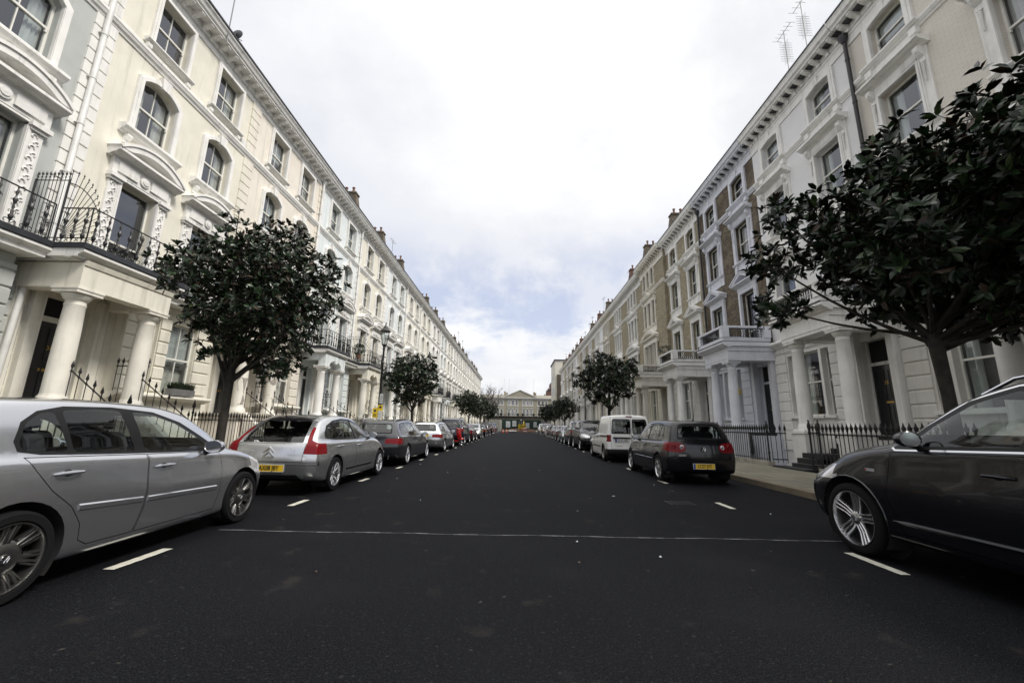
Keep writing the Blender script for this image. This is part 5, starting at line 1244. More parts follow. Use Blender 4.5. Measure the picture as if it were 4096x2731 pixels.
R_ = [(c_u, BLK, BLK, 24.6, 1, 'black tall car facing the camera just beyond the white van'), (c_u, BLK, NAVY, 29.6, 0, 'dark people carrier behind the black car on the right'), (c_s, BRONZE, GREY, 34.9, 1, 'grey saloon with bright headlight facing the camera on the right'),
      (c_s, BRONZE, MAROON, 40.3, 0, 'dark brown-red saloon beyond the grey saloon on the right'), (c_s, BRONZE, BRONZE, 45.2, 0, 'bronze saloon, seventh along the right kerb'), (c_h, BLUE, BLK, 50.2, 0, 'black hatchback with red lights, eighth along the right kerb'),
      (c_h, BLUE, WHT, 55.4, 0, 'white hatchback showing its tail lights on the right'), (c_u, BLK, DGREY, 60.5, 1, 'dark grey tall car, tenth along the right kerb'), (c_h, BLUE, VANW, 66, 1, 'small white car facing the camera far down the right'), (c_u, BLK, SILV2, 71.8, 1, 'silver people carrier, last in the right row')]
for p, o_, n_, y, rv, lab in R_: repaint(p, pal(o_, n_), 4.62, y, rv, 2.7, lab)
for o in (c_h, c_s, c_u): rmtree(o)
# black hatchback on the right, seen from behind
sp = hatch(BLK, wheels='cover', vwheel=True, rim=RIMS, plate=('LC57 JVT', .42, 0, dict(m=PLY, blue=True)), mould=[(.36, .96, .50, .50), (1.02, 2.02, .50, .50)], hmat=BLK, wiper=(.0, -.38, 1.03, 1.06),
    lamps=[('tail_light', REDL, [p for p in arc_poly([(.40, .80), (.44, .91), (.60, .95), (.9, .95), (.9, .74), (.62, .71), (.46, .73)], .09, 4)], -.95, -.38)],
    rearpanels=[('tailgate', BLK, [(-.66, .57), (-.70, .93), (-.56, 1.02), (.56, 1.02), (.70, .93), (.66, .57)], -1.0, -.35)])
c = car(sp); place(c, 4.50, 10.93); c.scale = (.97, 1, 1.05); tag(c, 'black five-door hatchback with round red tail lights and yellow plate LC57 JVT', 'car'); sy = sp['sy']
roundel(c, 0, sy(0, .80)-.006, .80, .062, -.12)
for s in (-1, 1):
    for xx, rr in ((.50, .058), (.69, .066)):
        y = sy(s*xx, .835); g = MB(); g.lathe([(0, 0), (rr*.45, .004), (rr*.5, .012), (rr*.9, .010), (rr, -.01)], (0,0,0), 20, cap=False)
        me = g.mesh('lamp_ring', CLR if rr < .06 else REDL); me.transform(RM(s*xx, y+.004, .835, 0, s*.3*(xx > .6))); o = bpy.data.objects.new('lamp_ring', me); COL.objects.link(o); o.parent = c
textmesh('GOLF', .062, CHROME, 'badge_text', c, RM(-.50, sy(-.5, .655)-.007, .655, -.02), .003, 1.3)
# dark SUV on the right, nearest
sp = suv(SUVP, wheels='triple', rim=RIMS, glass=CGLASS, r=.372, rr_=.285, cladding=None, mirmat=BLK)
sp['cladding'] = None; sp['rearpanels'] = []
c = car(sp); place(c, 4.70, 2.07); tag(c, 'dark navy SUV with chrome window strip and five triple-spoke wheels at the right edge', 'car')
sx = sp['sx']
x = sx(2.47, .92, -1); MB().box(x-.004, x+.02, 2.44, 2.56, .903, .932).build('wing_badge', CLR, c); MB().box(x-.0065, x-.0045, 2.54, 2.558, .908, .927).build('wing_badge', REDL, c)
for s in (-1, 1):
    for y in (0, 2.81):
        pts = [(sx(y+.445*math.cos(a), .372+.445*math.sin(a), s)+s*.004, y+.445*math.cos(a), .375+.445*math.sin(a)) for a in [R(-8+q*14) for q in range(15)]]
        MB().tube(pts, .011, 6).build('wheel_arch_trim', SUVP, c)
    n = 12; pts = []
    for q in range(n+1): y = .55+1.75*q/n; z = .46+.012*math.sin(q); pts.append((sx(y, z, s)-s*.002, y, .47-.02*(q/n)))
    MB().tube(pts, [.004]+[.02]*(n-1)+[.004], 6).build('side_moulding', SUVP, c)
# white van
sp = dict(paint=VANW, wb=2.68, yr=-.82, yf=3.58, hw=.895, tx=.885, r=.32, rr_=.205, agap=.05, zm=.75, crown=.09, rr=1.0, rplan=.05, wheels='cover', rim=RIMD, glass=CGLASS, rglass=CGLASSD,
    top=[(-.9, 1.80), (-.5, 1.825), (.8, 1.835), (1.2, 1.80), (1.55, 1.68), (2.0, 1.38), (2.4, 1.12), (2.55, 1.04), (3.0, .96), (3.3, .86), (3.6, .72)],
    belt=[(-.9, 1.08), (0, 1.08), (1, 1.06), (2, 1.0), (2.6, .94), (3.1, .84), (3.6, .66)], w=[(-.9, .88), (-.3, .895), (2.6, .895), (3.1, .87), (3.6, .80)], bw=[(-.9, .855), (0, .865), (1, .86), (2.2, .85), (2.6, .81), (3.1, .76), (3.6, .68)],
    rw=[(-.9, .72), (-.2, .745), (.9, .74), (1.5, .70), (2.0, .73), (2.4, .76), (2.8, .67), (3.2, .60), (3.6, .55)], bot=[(-.9, .24), (-.3, .2), (1, .2), (3, .2), (3.6, .25)],
    rear=[(.2, .08), (.4, .0), (.6, .02), (1.0, .03), (1.5, .06), (1.82, .15)], nose=[(.2, .12), (.35, .03), (.5, .0), (.62, .04), (.75, .2), (.95, .42), (1.3, .5)],
    side=[(1.08, 1.06), (1.08, 1.58), (1.35, 1.60), (1.65, 1.45), (2.05, 1.20), (2.28, 1.03), (2.2, 1.01)], panes=[[(1.14, 1.09), (1.14, 1.54), (1.34, 1.56), (1.62, 1.42), (1.98, 1.18), (2.12, 1.06)]],
    wind=([(-.66, 1.12), (-.58, 1.62), (.58, 1.62), (.66, 1.12)], 1.3, 2.7), rearg=([[(-.72, 1.08), (-.66, 1.66), (.04, 1.66), (.04, 1.08)], [(.10, 1.08), (.10, 1.66), (.66, 1.66), (.72, 1.08)]], -1.1, -.3),
    doors=[[(1.0, 1.0), (.98, .5), (1.02, .30), (2.12, .30), (2.2, .6), (2.16, 1.0)]], handles=[(1.16, .93), (.86, .93)], hmat=PLAST, cavf=2.2, mirror=(2.0, 1.10), mirmat=PLAST, cavz=.86, seats=((1.05, (-.38, .38)),), seatz=1.1, swy=1.7,
    lamps=[('tail_light', REDL, [(.735, .78), (.735, 1.04), (1.0, 1.04), (1.0, .78)], -1.1, -.60), ('headlight', CLR, arc_poly([(.42, .62), (.44, .74), (.62, .86), (.95, .90), (.95, .64), (.6, .58)], .05, 3), 2.9, 3.7)],
    rearpanels=[('bumper', PLAST, [(-1, .23), (-1, .50), (1, .50), (1, .23)], -1.1, -.38), ('rear_door', VANW, [(-.73, .51), (-.73, 1.72), (.062, 1.72), (.062, .51)], -1.0, -.45), ('rear_door', VANW, [(.068, .51), (.068, 1.72), (.73, 1.72), (.73, .51)], -1.0, -.45)],
    plate=('151-C-1941', .83, -.31, dict(m=PLW, blue=True)), ptilt=0, wiper=(.0, -.02, 1.03, 1.30), mould=[(.50, 2.2, .56, .56), (-.55, .55, .98, .98)], mmat=PLAST)
c = car(sp, 'delivery_van'); place(c, 4.40, 17.02); tag(c, 'white delivery van with twin rear windows and plate 151-C-1941', 'van'); sy = sp['sy']
g = MB(); y = sy(-.3, .93); g.box(-.66, .02, y-.03, y+.01, .905, .955); g.build('number_plate_bar', PLAST, c)
g = MB(); y = sy(0, 1.74); g.box(-.12, .12, y-.012, y+.03, 1.735, 1.775); g.build('brake_light', REDL, c)
textmesh('Kompressor', .045, INK, 'badge_text', c, RM(-.42, sy(-.4, .62)-.005, .62), .001)
# ------------------------------------------------------------------ trees
def magnolia(seed, fork, clumps, nros, leaf=.17, trunk_r=.10, spread=.50, brown=.14, lean=(0, 0), per=8, stems=5):
    """clumps: (x, y, z, radius) list relative to the trunk base"""
    r = random.Random(seed); root = empty('magnolia_tree'); T = MB(); F = Vector((lean[0], lean[1], fork))
    T.tube([(0, 0, -.05), (lean[0]*.3, lean[1]*.3, fork*.35), (lean[0]*.7+.02, lean[1]*.7, fork*.7), F, F+Vector((.02, .02, .35))], [trunk_r*1.25, trunk_r, trunk_r*.95, trunk_r*1.12, trunk_r*.7], 12)
    limbs = []
    for k, (cx, cy, cz, cr) in enumerate(clumps):
        c = Vector((cx, cy, cz)); s = F+Vector((r.uniform(-.04, .04), r.uniform(-.04, .04), r.uniform(-.15, .3)))
        mid = s.lerp(c, .5)+Vector((r.uniform(-.12, .12), r.uniform(-.12, .12), -.10*(c-s).length+ (.1 if cz > fork+2 else 0)))
        d = (c-s).length; rr = max(.014, min(.042, .021*d**.5))
        pts = [s*(1-t)**2+mid*2*t*(1-t)+c*t*t for t in (0, .2, .4, .6, .8, 1)]; T.tube(pts, [rr*(1.15-.8*q/5) for q in range(6)], 6); limbs.append(pts)
    L = MB(); tot = sum(c[3]**2.4 for c in clumps)
    for (cx, cy, cz, cr), pts in zip(clumps, limbs):
        n = int(nros*cr**2.4/tot)
        for i in range(n):
            while True:
                v = Vector((r.uniform(-1, 1), r.uniform(-1, 1), r.uniform(-1, 1)))
                if .2 < v.length < 1 and r.random() < .25+.75*v.length: break
            p = Vector((cx, cy, cz))+Vector((v.x, v.y, v.z*.82))*cr
            if r.random() < .16: p += v.normalized()*cr*.22
            base = pts[-1].lerp(pts[-2], r.random())
            if i % 3 == 0: T.tube([base, base.lerp(p, .55)+Vector((0, 0, -.04)), p], [.011, .008, .005], 4)
            ax = (v.normalized()*.8+Vector((r.uniform(-.4, .4), r.uniform(-.4, .4), .55))).normalized()
            u = ax.orthogonal().normalized(); w = ax.cross(u); a0 = r.uniform(0, 6.28); top = cz+v.z*cr
            hb = brown*(1.9 if v.z > .35 else .8)
            for j in range(per+r.randint(-1, 2)):
                a = a0+j*2.4+r.uniform(-.3, .3); el = r.uniform(.15, 1.0); side = u*math.cos(a)+w*math.sin(a)
                d = (side*math.cos(el)+ax*math.sin(el)).normalized(); l = leaf*r.uniform(.75, 1.2); wd = l*r.uniform(.19, .25)
                s_ = d.cross(ax); s_ = s_.normalized() if s_.length > .05 else w; nrm = s_.cross(d).normalized()
                roll = r.uniform(-.6, .6); s_ = (s_*math.cos(roll)+nrm*math.sin(roll)); nrm = s_.cross(d).normalized()
                b = p+ax*r.uniform(-.07, .02)-d*.0; droop = nrm*(-l*.10)
                q = r.random(); m = 2 if q < hb else (1 if q < .50 else (3 if q > .955 else 0))
                V = [b, b+d*l*.3+s_*wd*.85+nrm*wd*.25, b+d*l*.68+s_*wd*.8+nrm*wd*.2, b+d*l+droop, b+d*l*.68-s_*wd*.8+nrm*wd*.2, b+d*l*.3-s_*wd*.85+nrm*wd*.25, b+d*l*.32-nrm*wd*.05, b+d*l*.7+droop*.3]
                L.add(V, [(0, 6, 1), (6, 7, 2, 1), (7, 3, 2), (0, 5, 6), (6, 5, 4, 7), (7, 4, 3)], m, True)
    T.build('trunk', BARK, root); me = L.mesh('crown', [LEAFG, LEAFD, LEAFB, LEAFY]); o = bpy.data.objects.new('crown', me); COL.objects.link(o); o.parent = root
    return root
def clump_cloud(seed, n, cx, cy, cz, rx, ry, rz, cr=(.6, .95)):
    r = random.Random(seed); out = [(cx, cy, cz, cr[1])]
    for i in range(n):
        th = 2.39996*i+r.uniform(-.3, .3); h = 1-2*(i+.5)/n; q = math.sqrt(max(0, 1-h*h)); k = r.uniform(.62, .80)
        out.append((cx+rx*k*q*math.cos(th), cy+ry*k*q*math.sin(th), cz+rz*k*h, r.uniform(*cr)*(1.0 if h > -.3 else .85)))
    return out
t = magnolia(11, 2.05, clump_cloud(3, 17, .32, .2, 4.12, 1.68, 1.72, 1.95, (.55, .9)), 1650, .145, .085, brown=.13); t.location = (-6.55, 9.1, .12)
tag(t, 'magnolia tree with bronze-tipped leaves on the left pavement beside the silver hatchbacks', 'tree', 'magnolia street trees')
t = magnolia(12, 2.6, clump_cloud(8, 27, .95, -.6, 4.45, 2.85, 3.0, 1.75, (.72, 1.05))+[(-1.5, 1.5, 4.55, .55), (-1.3, 1.8, 3.7, .5), (-1.6, .9, 5.2, .5)], 3100, .19, .09, brown=.09, lean=(.05, .1)); t.location = (6.75, 6.45, .12)
tag(t, 'large dark magnolia tree overhanging the dark front car at the right', 'tree', 'magnolia street trees')
tb = magnolia(13, 1.95, clump_cloud(5, 13, 0, 0, 3.9, 1.95, 1.9, 1.55, (.55, .85)), 620, .22, .085, brown=.08, per=7); tb.location = (-6.6, 25.7, .12)
tag(tb, 'second magnolia tree on the left pavement beyond the lamp post', 'tree', 'magnolia street trees')
for x, y, sc, rz, lab in ((6.6, 29.6, 1.18, 1.2, 'magnolia tree above the white van on the right'), (-6.6, 56, 1.05, 2.2, 'third magnolia along the left, small round crown'), (-5.9, 66, 1.0, 0.7, 'fourth magnolia along the left beside the third'),
      (-6.2, 88, 1.15, 3.9, 'far left magnolia beside the zebra hoarding'), (6.6, 57.5, .95, 4.4, 'second magnolia beyond the van on the right, wide low crown'), (6.9, 76, 1.0, 5.5, 'third magnolia beyond the van on the right'), (6.6, 94, 1.1, 2.9, 'last magnolia at the far end on the right'), (-6.6, 42, .9, 5.0, 'slim magnolia on the left between the lamp post and the far cluster')):
    if y == 42: continue
    o = copy_tree(tb); o.location = (x, y, .12); o.scale = (sc,)*3; o.rotation_euler = (0, 0, rz); o['label'] = lab
# bare winter tree beyond the end of the left terrace
r = random.Random(4); T = MB()
def branch(p, d, l, w, n):
    q = p+d*l; T.tube([p, p.lerp(q, .5)+Vector((r.uniform(-.1, .1), r.uniform(-.1, .1), 0))*l, q], [w, w*.8, w*.6], 4)
    if n == 0: return
    for k in range(3 if n > 1 else 4):
        e = (d+Vector((r.uniform(-.75, .75), r.uniform(-.75, .75), r.uniform(-.1, .5)))).normalized(); branch(q, e, l*r.uniform(.6, .85), w*.6, n-1)
for k in range(3):
    branch(Vector((k*3.2, r.uniform(-2, 2), 0)), Vector((r.uniform(-.1, .1), 0, 1)), 4.6, .3, 5)
o = empty('bare_tree', (-16, 146, -.1)); T.build('trunk', mat('bark_pale', (.12, .10, .09), .9), o); tag(o, 'leafless winter tree behind the far end of the left terrace', 'tree')

# ------------------------------------------------------------------ lamp posts and signs
def lamp(x, y, lab, hi=True):
    root = empty('street_lamp', (x, y, .12)); p = MB()
    p.lathe([(.13, 0), (.13, .75), (.10, .82), (.12, .86), (.085, .95), (.065, 1.4), (.085, 1.44), (.06, 1.5), (.052, 3.9), (.08, 3.94), (.05, 4.0), (.045, 4.55), (.07, 4.6), (.05, 4.66), (.09, 4.78)], (0, 0, 0), 14)
    p.tube([(0, -.28, 4.25), (0, .28, 4.25)], .016, 6); p.ball((0, -.29, 4.25), .03); p.ball((0, .29, 4.25), .03); p.build('pole', IRON, root)
    f = MB(); a, b, z0, z1 = .11, .21, 4.80, 5.42
    for k in range(6):
        an = k*math.pi/3; f.tube([(a*math.cos(an), a*math.sin(an), z0), (b*math.cos(an), b*math.sin(an), z1)], .011, 4)
    f.lathe([(a+.02, z0-.02), (a+.02, z0+.01)], (0, 0, 0), 6, sm=False); f.lathe([(b+.03, z1), (b+.04, z1+.03), (b+.01, z1+.07), (.16, z1+.14), (.10, z1+.20), (.085, z1+.27), (.03, z1+.30), (.035, z1+.34), (.02, z1+.36), (.03, z1+.40), (.004, z1+.50)], (0, 0, 0), 12)
    ln = f.build('lantern', IRON, root); g = MB(); g.lathe([(a-.004, z0), (b-.004, z1)], (0, 0, 0), 6, cap=False, sm=False); g.build('glass', CLEAR, ln)
    MB().lathe([(.03, z0), (.045, z0+.1), (.03, z0+.25), (.004, z0+.3)], (0, 0, 0), 8).build('lamp_bulb', SASH, ln)
    tag(root, lab, 'street lamp', 'heritage street lamps'); return root
lamp(-6.3, 18.6, 'black lamp post with glass lantern and yellow signs on the left pavement'); lamp(6.35, 38.4, 'thin black lamp post on the right beyond the white van')
s = empty('parking_sign', (-6.22, 18.42, 0)); s.rotation_euler = (0, 0, R(6))
MB().box(-.06, .14, 0, .006, 1.22, 2.12).build('sign_plate', YEL, s); MB().box(-.045, .125, -.004, -.001, 1.30, 1.86).build('notice', PAPER, s); MB().box(-.29, -.07, .002, .008, 1.55, 1.98).build('sign_plate', YEL, s)
MB().lathe([(0, -.003), (.06, -.003)], (-.18, 0, 1.86), 16, ax='y', cap=False).build('symbol', NAVY, s); MB().lathe([(0, -.003), (.055, -.003)], (.04, 0, 2.02), 16, ax='y', cap=False).build('symbol', INK, s)
for k in range(3): MB().box(-.26, -.11, -.002, .001, 1.60+k*.05, 1.62+k*.05).build('lettering', INK, s)
for k in range(7): MB().box(-.03, .10, -.006, -.005, 1.36+k*.07, 1.372+k*.07).build('lettering', INK, s)
tag(s, 'yellow and white parking suspension notice on the left lamp post', 'sign')
s = empty('parking_sign', (-6.2, 18.44, 0)); MB().box(-.05, .10, 0, .006, 2.2, 2.62).build('sign_plate', PAPER, s)
for k in range(4): MB().box(-.03, .08, -.002, .001, 2.28+k*.08, 2.30+k*.08).build('lettering', INK, s)
tag(s, 'small white parking sign above the yellow notice on the lamp post', 'sign')

# ------------------------------------------------------------------ scooter
sc = empty('motor_scooter', (-4.15, 26.6, 0), R(-62))
def swheel(y, nm='wheel'):
    w_ = empty(nm, (0, y, .22)); w_.parent = sc; MB().lathe([(.15, .05), (.20, .055), (.225, .02), (.225, -.02), (.20, -.055), (.15, -.05), (.15, .05)], (0, 0, 0), 24, ax='x', cap=False).build('tyre', RUB, w_)
    m = MB(); m.lathe([(.15, .045), (.14, .04), (.14, -.04), (.15, -.045)], (0, 0, 0), 24, ax='x', cap=False)
    for k in range(5): a = k*1.2566; m.tube([(0, 0, 0), (0, .145*math.cos(a), .145*math.sin(a))], .018, 5)
    m.build('rim', RIMS, w_)
swheel(.62); swheel(-.62)
b = MB(); b.tube([(0, .62, .48), (0, .50, .52), (0, .44, .75), (0, .38, 1.0)], [.10, .13, .17, .12], 12); b.ball((0, .62, .42), .14, 0, 8, (.75, 1.5, .6)); b.tube([(0, -.95, .72), (0, -.7, .62), (0, -.3, .58), (0, -.05, .45)], [.06, .17, .20, .14], 12)
b.box(-.16, .16, -.1, .42, .28, .33); b.ball((0, .36, 1.03), .12, 0, 8, (1.2, .9, .8)); b.build('body', RED, sc)
b = MB(); b.tube([(0, -.85, .80), (0, -.4, .79), (0, -.1, .74)], [.10, .15, .12], 10); b.build('seat', RUB, sc)
b = MB(); b.tube([(-.33, .30, 1.08), (-.12, .36, 1.06), (.12, .36, 1.06), (.33, .30, 1.08)], .018, 6)
for s_ in (-1, 1): b.tube([(s_*.2, .36, 1.08), (s_*.30, .38, 1.3)], .008, 5)
b.tube([(0, .38, .9), (0, .62, .22)], .03, 6); b.build('handlebar', PLAST, sc)
for s_ in (-1, 1): MB().ball((s_*.31, .38, 1.33), .06, 0, 8, (1.1, .3, .8)).build('mirror', CHROME, sc)
MB().ball((0, .46, 1.03), .07, 0, 8, (1, .5, .9)).build('headlight', CLR, sc)
MB().box(-.25, .25, .40, .41, 1.05, 1.38).build('windscreen', CGLASS, sc)
tag(sc, 'red motor scooter parked nose-out between the silver estate and the navy car', 'scooter')

# ------------------------------------------------------------------ street end: villa terrace, works site, corner block
vt = empty('villa_terrace', (0, 160, 0)); VW_ = mat('stucco_taupe', (.36, .335, .26), .85, var=.08, vs=.4, bump=.2)
w = MB()
def wx(mb, poly, y0_, y1_, m=0): mb.prism(poly, 'y', y0_, y1_, m)
cent = [-30.5, -24.7, -18.9, -13.1, -7.5, -1.75, 4.0, 9.85, 15.6, 21.4, 27.2]
holes = []; flat = [Vector((-36, 0, 0)), Vector((34, 0, 0)), Vector((34, 12.0, 0)), Vector((-36, 12.0, 0))]; polys = [flat]; WN = []
for c0 in cent:
    for q in (-1.45, 0, 1.45):
        for z0, z1 in ((9.3, 11.25), (5.2, 7.75)): WN.append((c0+q, z0, z1)); polys.append([Vector((a, b_, 0)) for a, b_ in outline(c0+q, .86, z0, z1, .42)])
    polys.append([Vector((a, b_, 0)) for a, b_ in outline(c0, 2.2, 1.4, 3.7)])
fl = [p for q in polys for p in q]; w.add([(p.x, 0, p.y) for p in fl], [tuple(t_) for t_ in geometry.tessellate_polygon(polys)])
w.box(-36, 34, .45, 9, 0, 12.0, 1); w.build('wall', [VW_, ROOM], vt)
c_ = MB(); c_.prism([(0, 11.7), (-.1, 11.75), (-.35, 12.0), (-.5, 12.1), (-.5, 12.3), (0, 12.3)], 'x', -36.2, 34.2)
for k in range(120): c_.box(-36+k*.585, -36+k*.585+.26, -.38, -.05, 11.72, 11.98)
c_.build('cornice', TRIM, vt)
rf = MB(); rf.prism([(-.4, 12.32), (4.5, 13.6), (9, 12.4)], 'x', -36.3, 34.3); rfo = rf.build('roof', mat('roof_taupe', (.26, .24, .19), .8, var=.1), vt)
pd_ = MB(); pd_.prism([(-5.2, 12.33), (1.03, 15.0), (7.3, 12.33)], 'y', -.42, .8); pdo = pd_.build('pediment', VW_, vt)
pt_ = MB()
for (xa, za), (xb, zb_) in (((-5.6, 12.25), (1.03, 15.1)), ((1.03, 15.1), (7.7, 12.25))): pt_.prism([(xa, za), (xb, zb_), (xb, zb_+.28), (xa, za+.28)], 'y', -.62, .82)
pt_.build('pediment_moulding', TRIM, pdo)
for k, (u, z0, z1) in enumerate(WN):
    f = MB(); o1 = outline(u, 1.18, z0-.12, z1+.16, .58); o2 = outline(u, .86, z0, z1, .42)
    for i in range(len(o1)-1):
        a, b_, c2, d2 = o1[i], o1[i+1], o2[i+1], o2[i]
        f.add([(a[0], -.06, a[1]), (b_[0], -.06, b_[1]), (c2[0], -.06, c2[1]), (d2[0], -.06, d2[1])], [(0, 1, 2, 3)])
        f.add([(a[0], -.06, a[1]), (b_[0], -.06, b_[1]), (b_[0], 0, b_[1]), (a[0], 0, a[1])], [(0, 1, 2, 3)])
    f.box(u-.6, u+.6, -.1, 0, z0-.16, z0-.02); f.box(u-.42, u+.42, .12, .16, (z0+z1)/2-.03, (z0+z1)/2+.03); f.box(u-.02, u+.02, .12, .15, z0, z1-.05)
    fo = f.build('window', TRIM, vt); g = MB(); g.add([(a, .2, b_) for a, b_ in o2], [tuple(range(len(o2)))]); g.build('pane', GLASS, fo)
    if (k*7) % 5 < 3: MB().box(u-.4, u+.4, .3, .32, z0, z1-.3).build('curtain', CURT, fo)
for c0 in cent:
    b_ = MB(); b_.box(c0-2.3, c0+2.3, -.14, 0, 9.0, 9.18); b_.box(c0-2.3, c0+2.3, -.16, 0, 8.2, 8.32); b_.build('string_course', TRIM, vt)
    f = MB(); f.ringprism([(c0-1.2, 1.3), (c0+1.2, 1.3), (c0+1.2, 3.8), (c0-1.2, 3.8)], [(c0-1.0, 1.4), (c0+1.0, 1.4), (c0+1.0, 3.7), (c0-1.0, 3.7)], 'y', -.08, .05, closed=True)
    for q in (-.35, .35): f.box(c0+q-.03, c0+q+.03, 0, .05, 1.4, 3.7)
    f.box(c0-1, c0+1, 0, .05, 2.5, 2.56); fo = f.build('window', TRIM, vt); MB().box(c0-1, c0+1, .1, .11, 1.4, 3.7).build('pane', GLASS, fo)
b_ = MB(); b_.box(-36, 34, -1.6, 0, 4.85, 5.05); bo = b_.build('balcony', IRON, vt)
b_ = MB()
for k in range(350): b_.box(-36+k*.2, -36+k*.2+.03, -1.58, -1.55, 5.05, 5.95)
b_.box(-36, 34, -1.6, -1.54, 5.95, 6.0); b_.build('balcony_railing', IRON, bo)
for k, x in enumerate([-9.2, -6.3, -3.2, .3, 2.2, 6.3, 8.6, 11, 13]):
    q = MB(); q.lathe([(.2, 0), (.28, .4), (.05, .4)], (0, 0, 0), 10); q.ball((0, 0, .75), .42, 1, 6, (1.2, .8, .9)); o = q.build('potted_plant', [POTM, BOX], None, (x, 158.9, 5.05)); tag(o, f'potted shrub on the far villa balcony, {ORD[k]} from the left', 'potted plant', 'shrubs on the villa balcony')
for k, (x, h_) in enumerate([(-5.0, 1.6), (-4.2, 1.1), (6.6, 1.5), (7.1, 1.2)]):
    MB().box(x-.35, x+.35, 2, 3.2, 12.9, 13.2+h_).build('chimney', BRK_YEL, rfo)
tag(vt, 'long taupe villa terrace with white arched windows and central pediment closing the street', 'building')
cb = empty('corner_building'); m = MB(); m.box(11.0, 24, 119, 133, -2.4, 20.6); m.build('wall', mat('stucco_corner', (.68, .65, .56), .8, var=.08, vs=.4), cb)
m = MB(); m.box(11.5, 23, 118.75, 118.998, -2.4, 16.4); m.build('side_wall', BRK_DARK, cb); m = MB(); m.box(10.7, 24.2, 118.8, 133.2, 20.602, 20.9); m.build('roof', LEAD, cb)
for k in range(4):
    for z0 in (3, 7, 11, 15): 
        m = MB(); m.box(10.93, 10.998, 120.5+k*3.2, 121.9+k*3.2, z0, z0+2.2); f = m.build('window', TRIM, cb); MB().box(10.9, 10.928, 120.65+k*3.2, 121.75+k*3.2, z0+.12, z0+2.05).build('pane', BDOOR, f)
tag(cb, 'tall cream corner block with dark brick flank at the far end of the right side', 'building')
for k, (x0, x1, z1) in enumerate(((11.2, 12.9, 13.9), (12.9, 14.4, 16.6), (14.4, 19.5, 19.6))):
    rb = empty('brick_block'); MB().box(x0, x1-.03, 176, 186, -2.4, z1).build('wall', BRK_RED, rb); MB().box(x0, x1-.03, 175.8, 186.2, z1+.003, z1+.5).build('parapet', LEAD, rb)
    for q in range(2): MB().lathe([(.2, z1+.5), (.2, z1+1.2)], (x0+.5+q*.6, 177, 0), 8).build('chimney_pot', POTM, rb)
    tag(rb, ['low', 'middle', 'tall'][k]+' red brick stack block rising behind the villa terrace on the right', 'building', 'red brick blocks beyond the villas')
# works site
ZB = bpy.data.materials.new('zebra_print'); ZB.use_nodes = True; nt = ZB.node_tree; wv = nt.nodes.new('ShaderNodeTexWave'); tcc = nt.nodes.new('ShaderNodeTexCoord'); wv.inputs['Scale'].default_value = 1.5; wv.inputs['Distortion'].default_value = 9; wv.inputs['Detail'].default_value = 1.5; wv.inputs['Detail Scale'].default_value = .6
mp = nt.nodes.new('ShaderNodeMapping'); mp.inputs[2].default_value = (0, R(55), 0); nt.links.new(tcc.outputs['Object'], mp.inputs[0]); nt.links.new(mp.outputs[0], wv.inputs['Vector']); nt.links.new(mixc(ramp(wv.outputs['Fac'], .47, .53), (.02, .02, .02), (.55, .54, .50)), nt.nodes['Principled BSDF'].inputs['Base Color'])
hb = empty('site_hoarding', (-4.1, 97, 0)); MB().box(-3.4, 0, 0, .06, 0, 2.75).build('panel', ZB, hb); MB().box(-.06, 0, .061, 14, 0, 2.75).build('panel', ZB, hb); tag(hb, 'zebra-striped site hoarding at the end of the left car row', 'hoarding')
hb = empty('site_hoarding', (0, 112, 0)); MB().box(-4.1, 6.3, 0, .08, 0, 3.0).build('panel', HOARD, hb); MB().box(-4.1, 6.3, -.03, -.001, 1.0, 1.12).build('rail', HOARD, hb); tag(hb, 'dark green site hoarding closing the road at the far end', 'hoarding')
for k, (x0, x1, z0, z1) in enumerate(((-3.0, -1.85, .95, 2.55), (-1.25, -.2, 1.2, 2.7), (2.3, 3.3, .8, 2.2), (4.45, 5.3, 1.1, 2.5))):
    o = empty('notice_board', ((x0+x1)/2, 111.9, z0)); MB().box((x0-x1)/2, (x1-x0)/2, 0, .04, 0, z1-z0).build('board', PAPER, o)
    for q in range(5): MB().box((x0-x1)/2+.12, (x1-x0)/2-.12-(q % 3)*.1, -.004, -.001, .2+q*.22, .24+q*.22).build('lettering', GREY, o)
    tag(o, f'white notice board on the green hoarding, {ORD[k]} from the left', 'notice board', 'notice boards on the hoarding')
ex = empty('excavator', (1.25, 104.5, 0)); b = MB(); b.box(-.95, .95, -1, 1.2, .75, 1.75); b.build('body', YEL, ex)
for k in range(6):
    b = MB(); x = -.9+k*.32; b.prism([(x, .95), (x+.14, .95), (x+.30, 1.6), (x+.16, 1.6)], 'y', -1.012, -1.003); b.build('hazard_stripe', INK, ex)
for s_ in (-1, 1): b = MB(); b.prism(arc_poly([(-1.1, 0), (1.3, 0), (1.3, .7), (-1.1, .7)], .3, 6), 'x', s_*.55, s_*.95); b.build('track', RUB, ex)
b = MB(); b.box(-.85, .1, -.4, .9, 1.76, 2.6); b.build('cab', CGLASSD, ex); b = MB(); b.tube([(.4, .8, 1.6), (.5, 2.4, 2.5), (.6, 3.6, 1.9), (.6, 3.7, 1.0)], .12, 6); b.build('boom', YEL, ex)
tag(ex, 'yellow excavator with black hazard stripes in the works site', 'excavator')
mo = MB(); rr = random.Random(9); NX = 26
vs = [(-3.5+i*.36, 101+j*.6, max(-.02, (.55+.3*rr.random())*max(0, math.sin(math.pi*i/NX))**.5*math.sin(math.pi*j/6))) for j in range(7) for i in range(NX+1)]
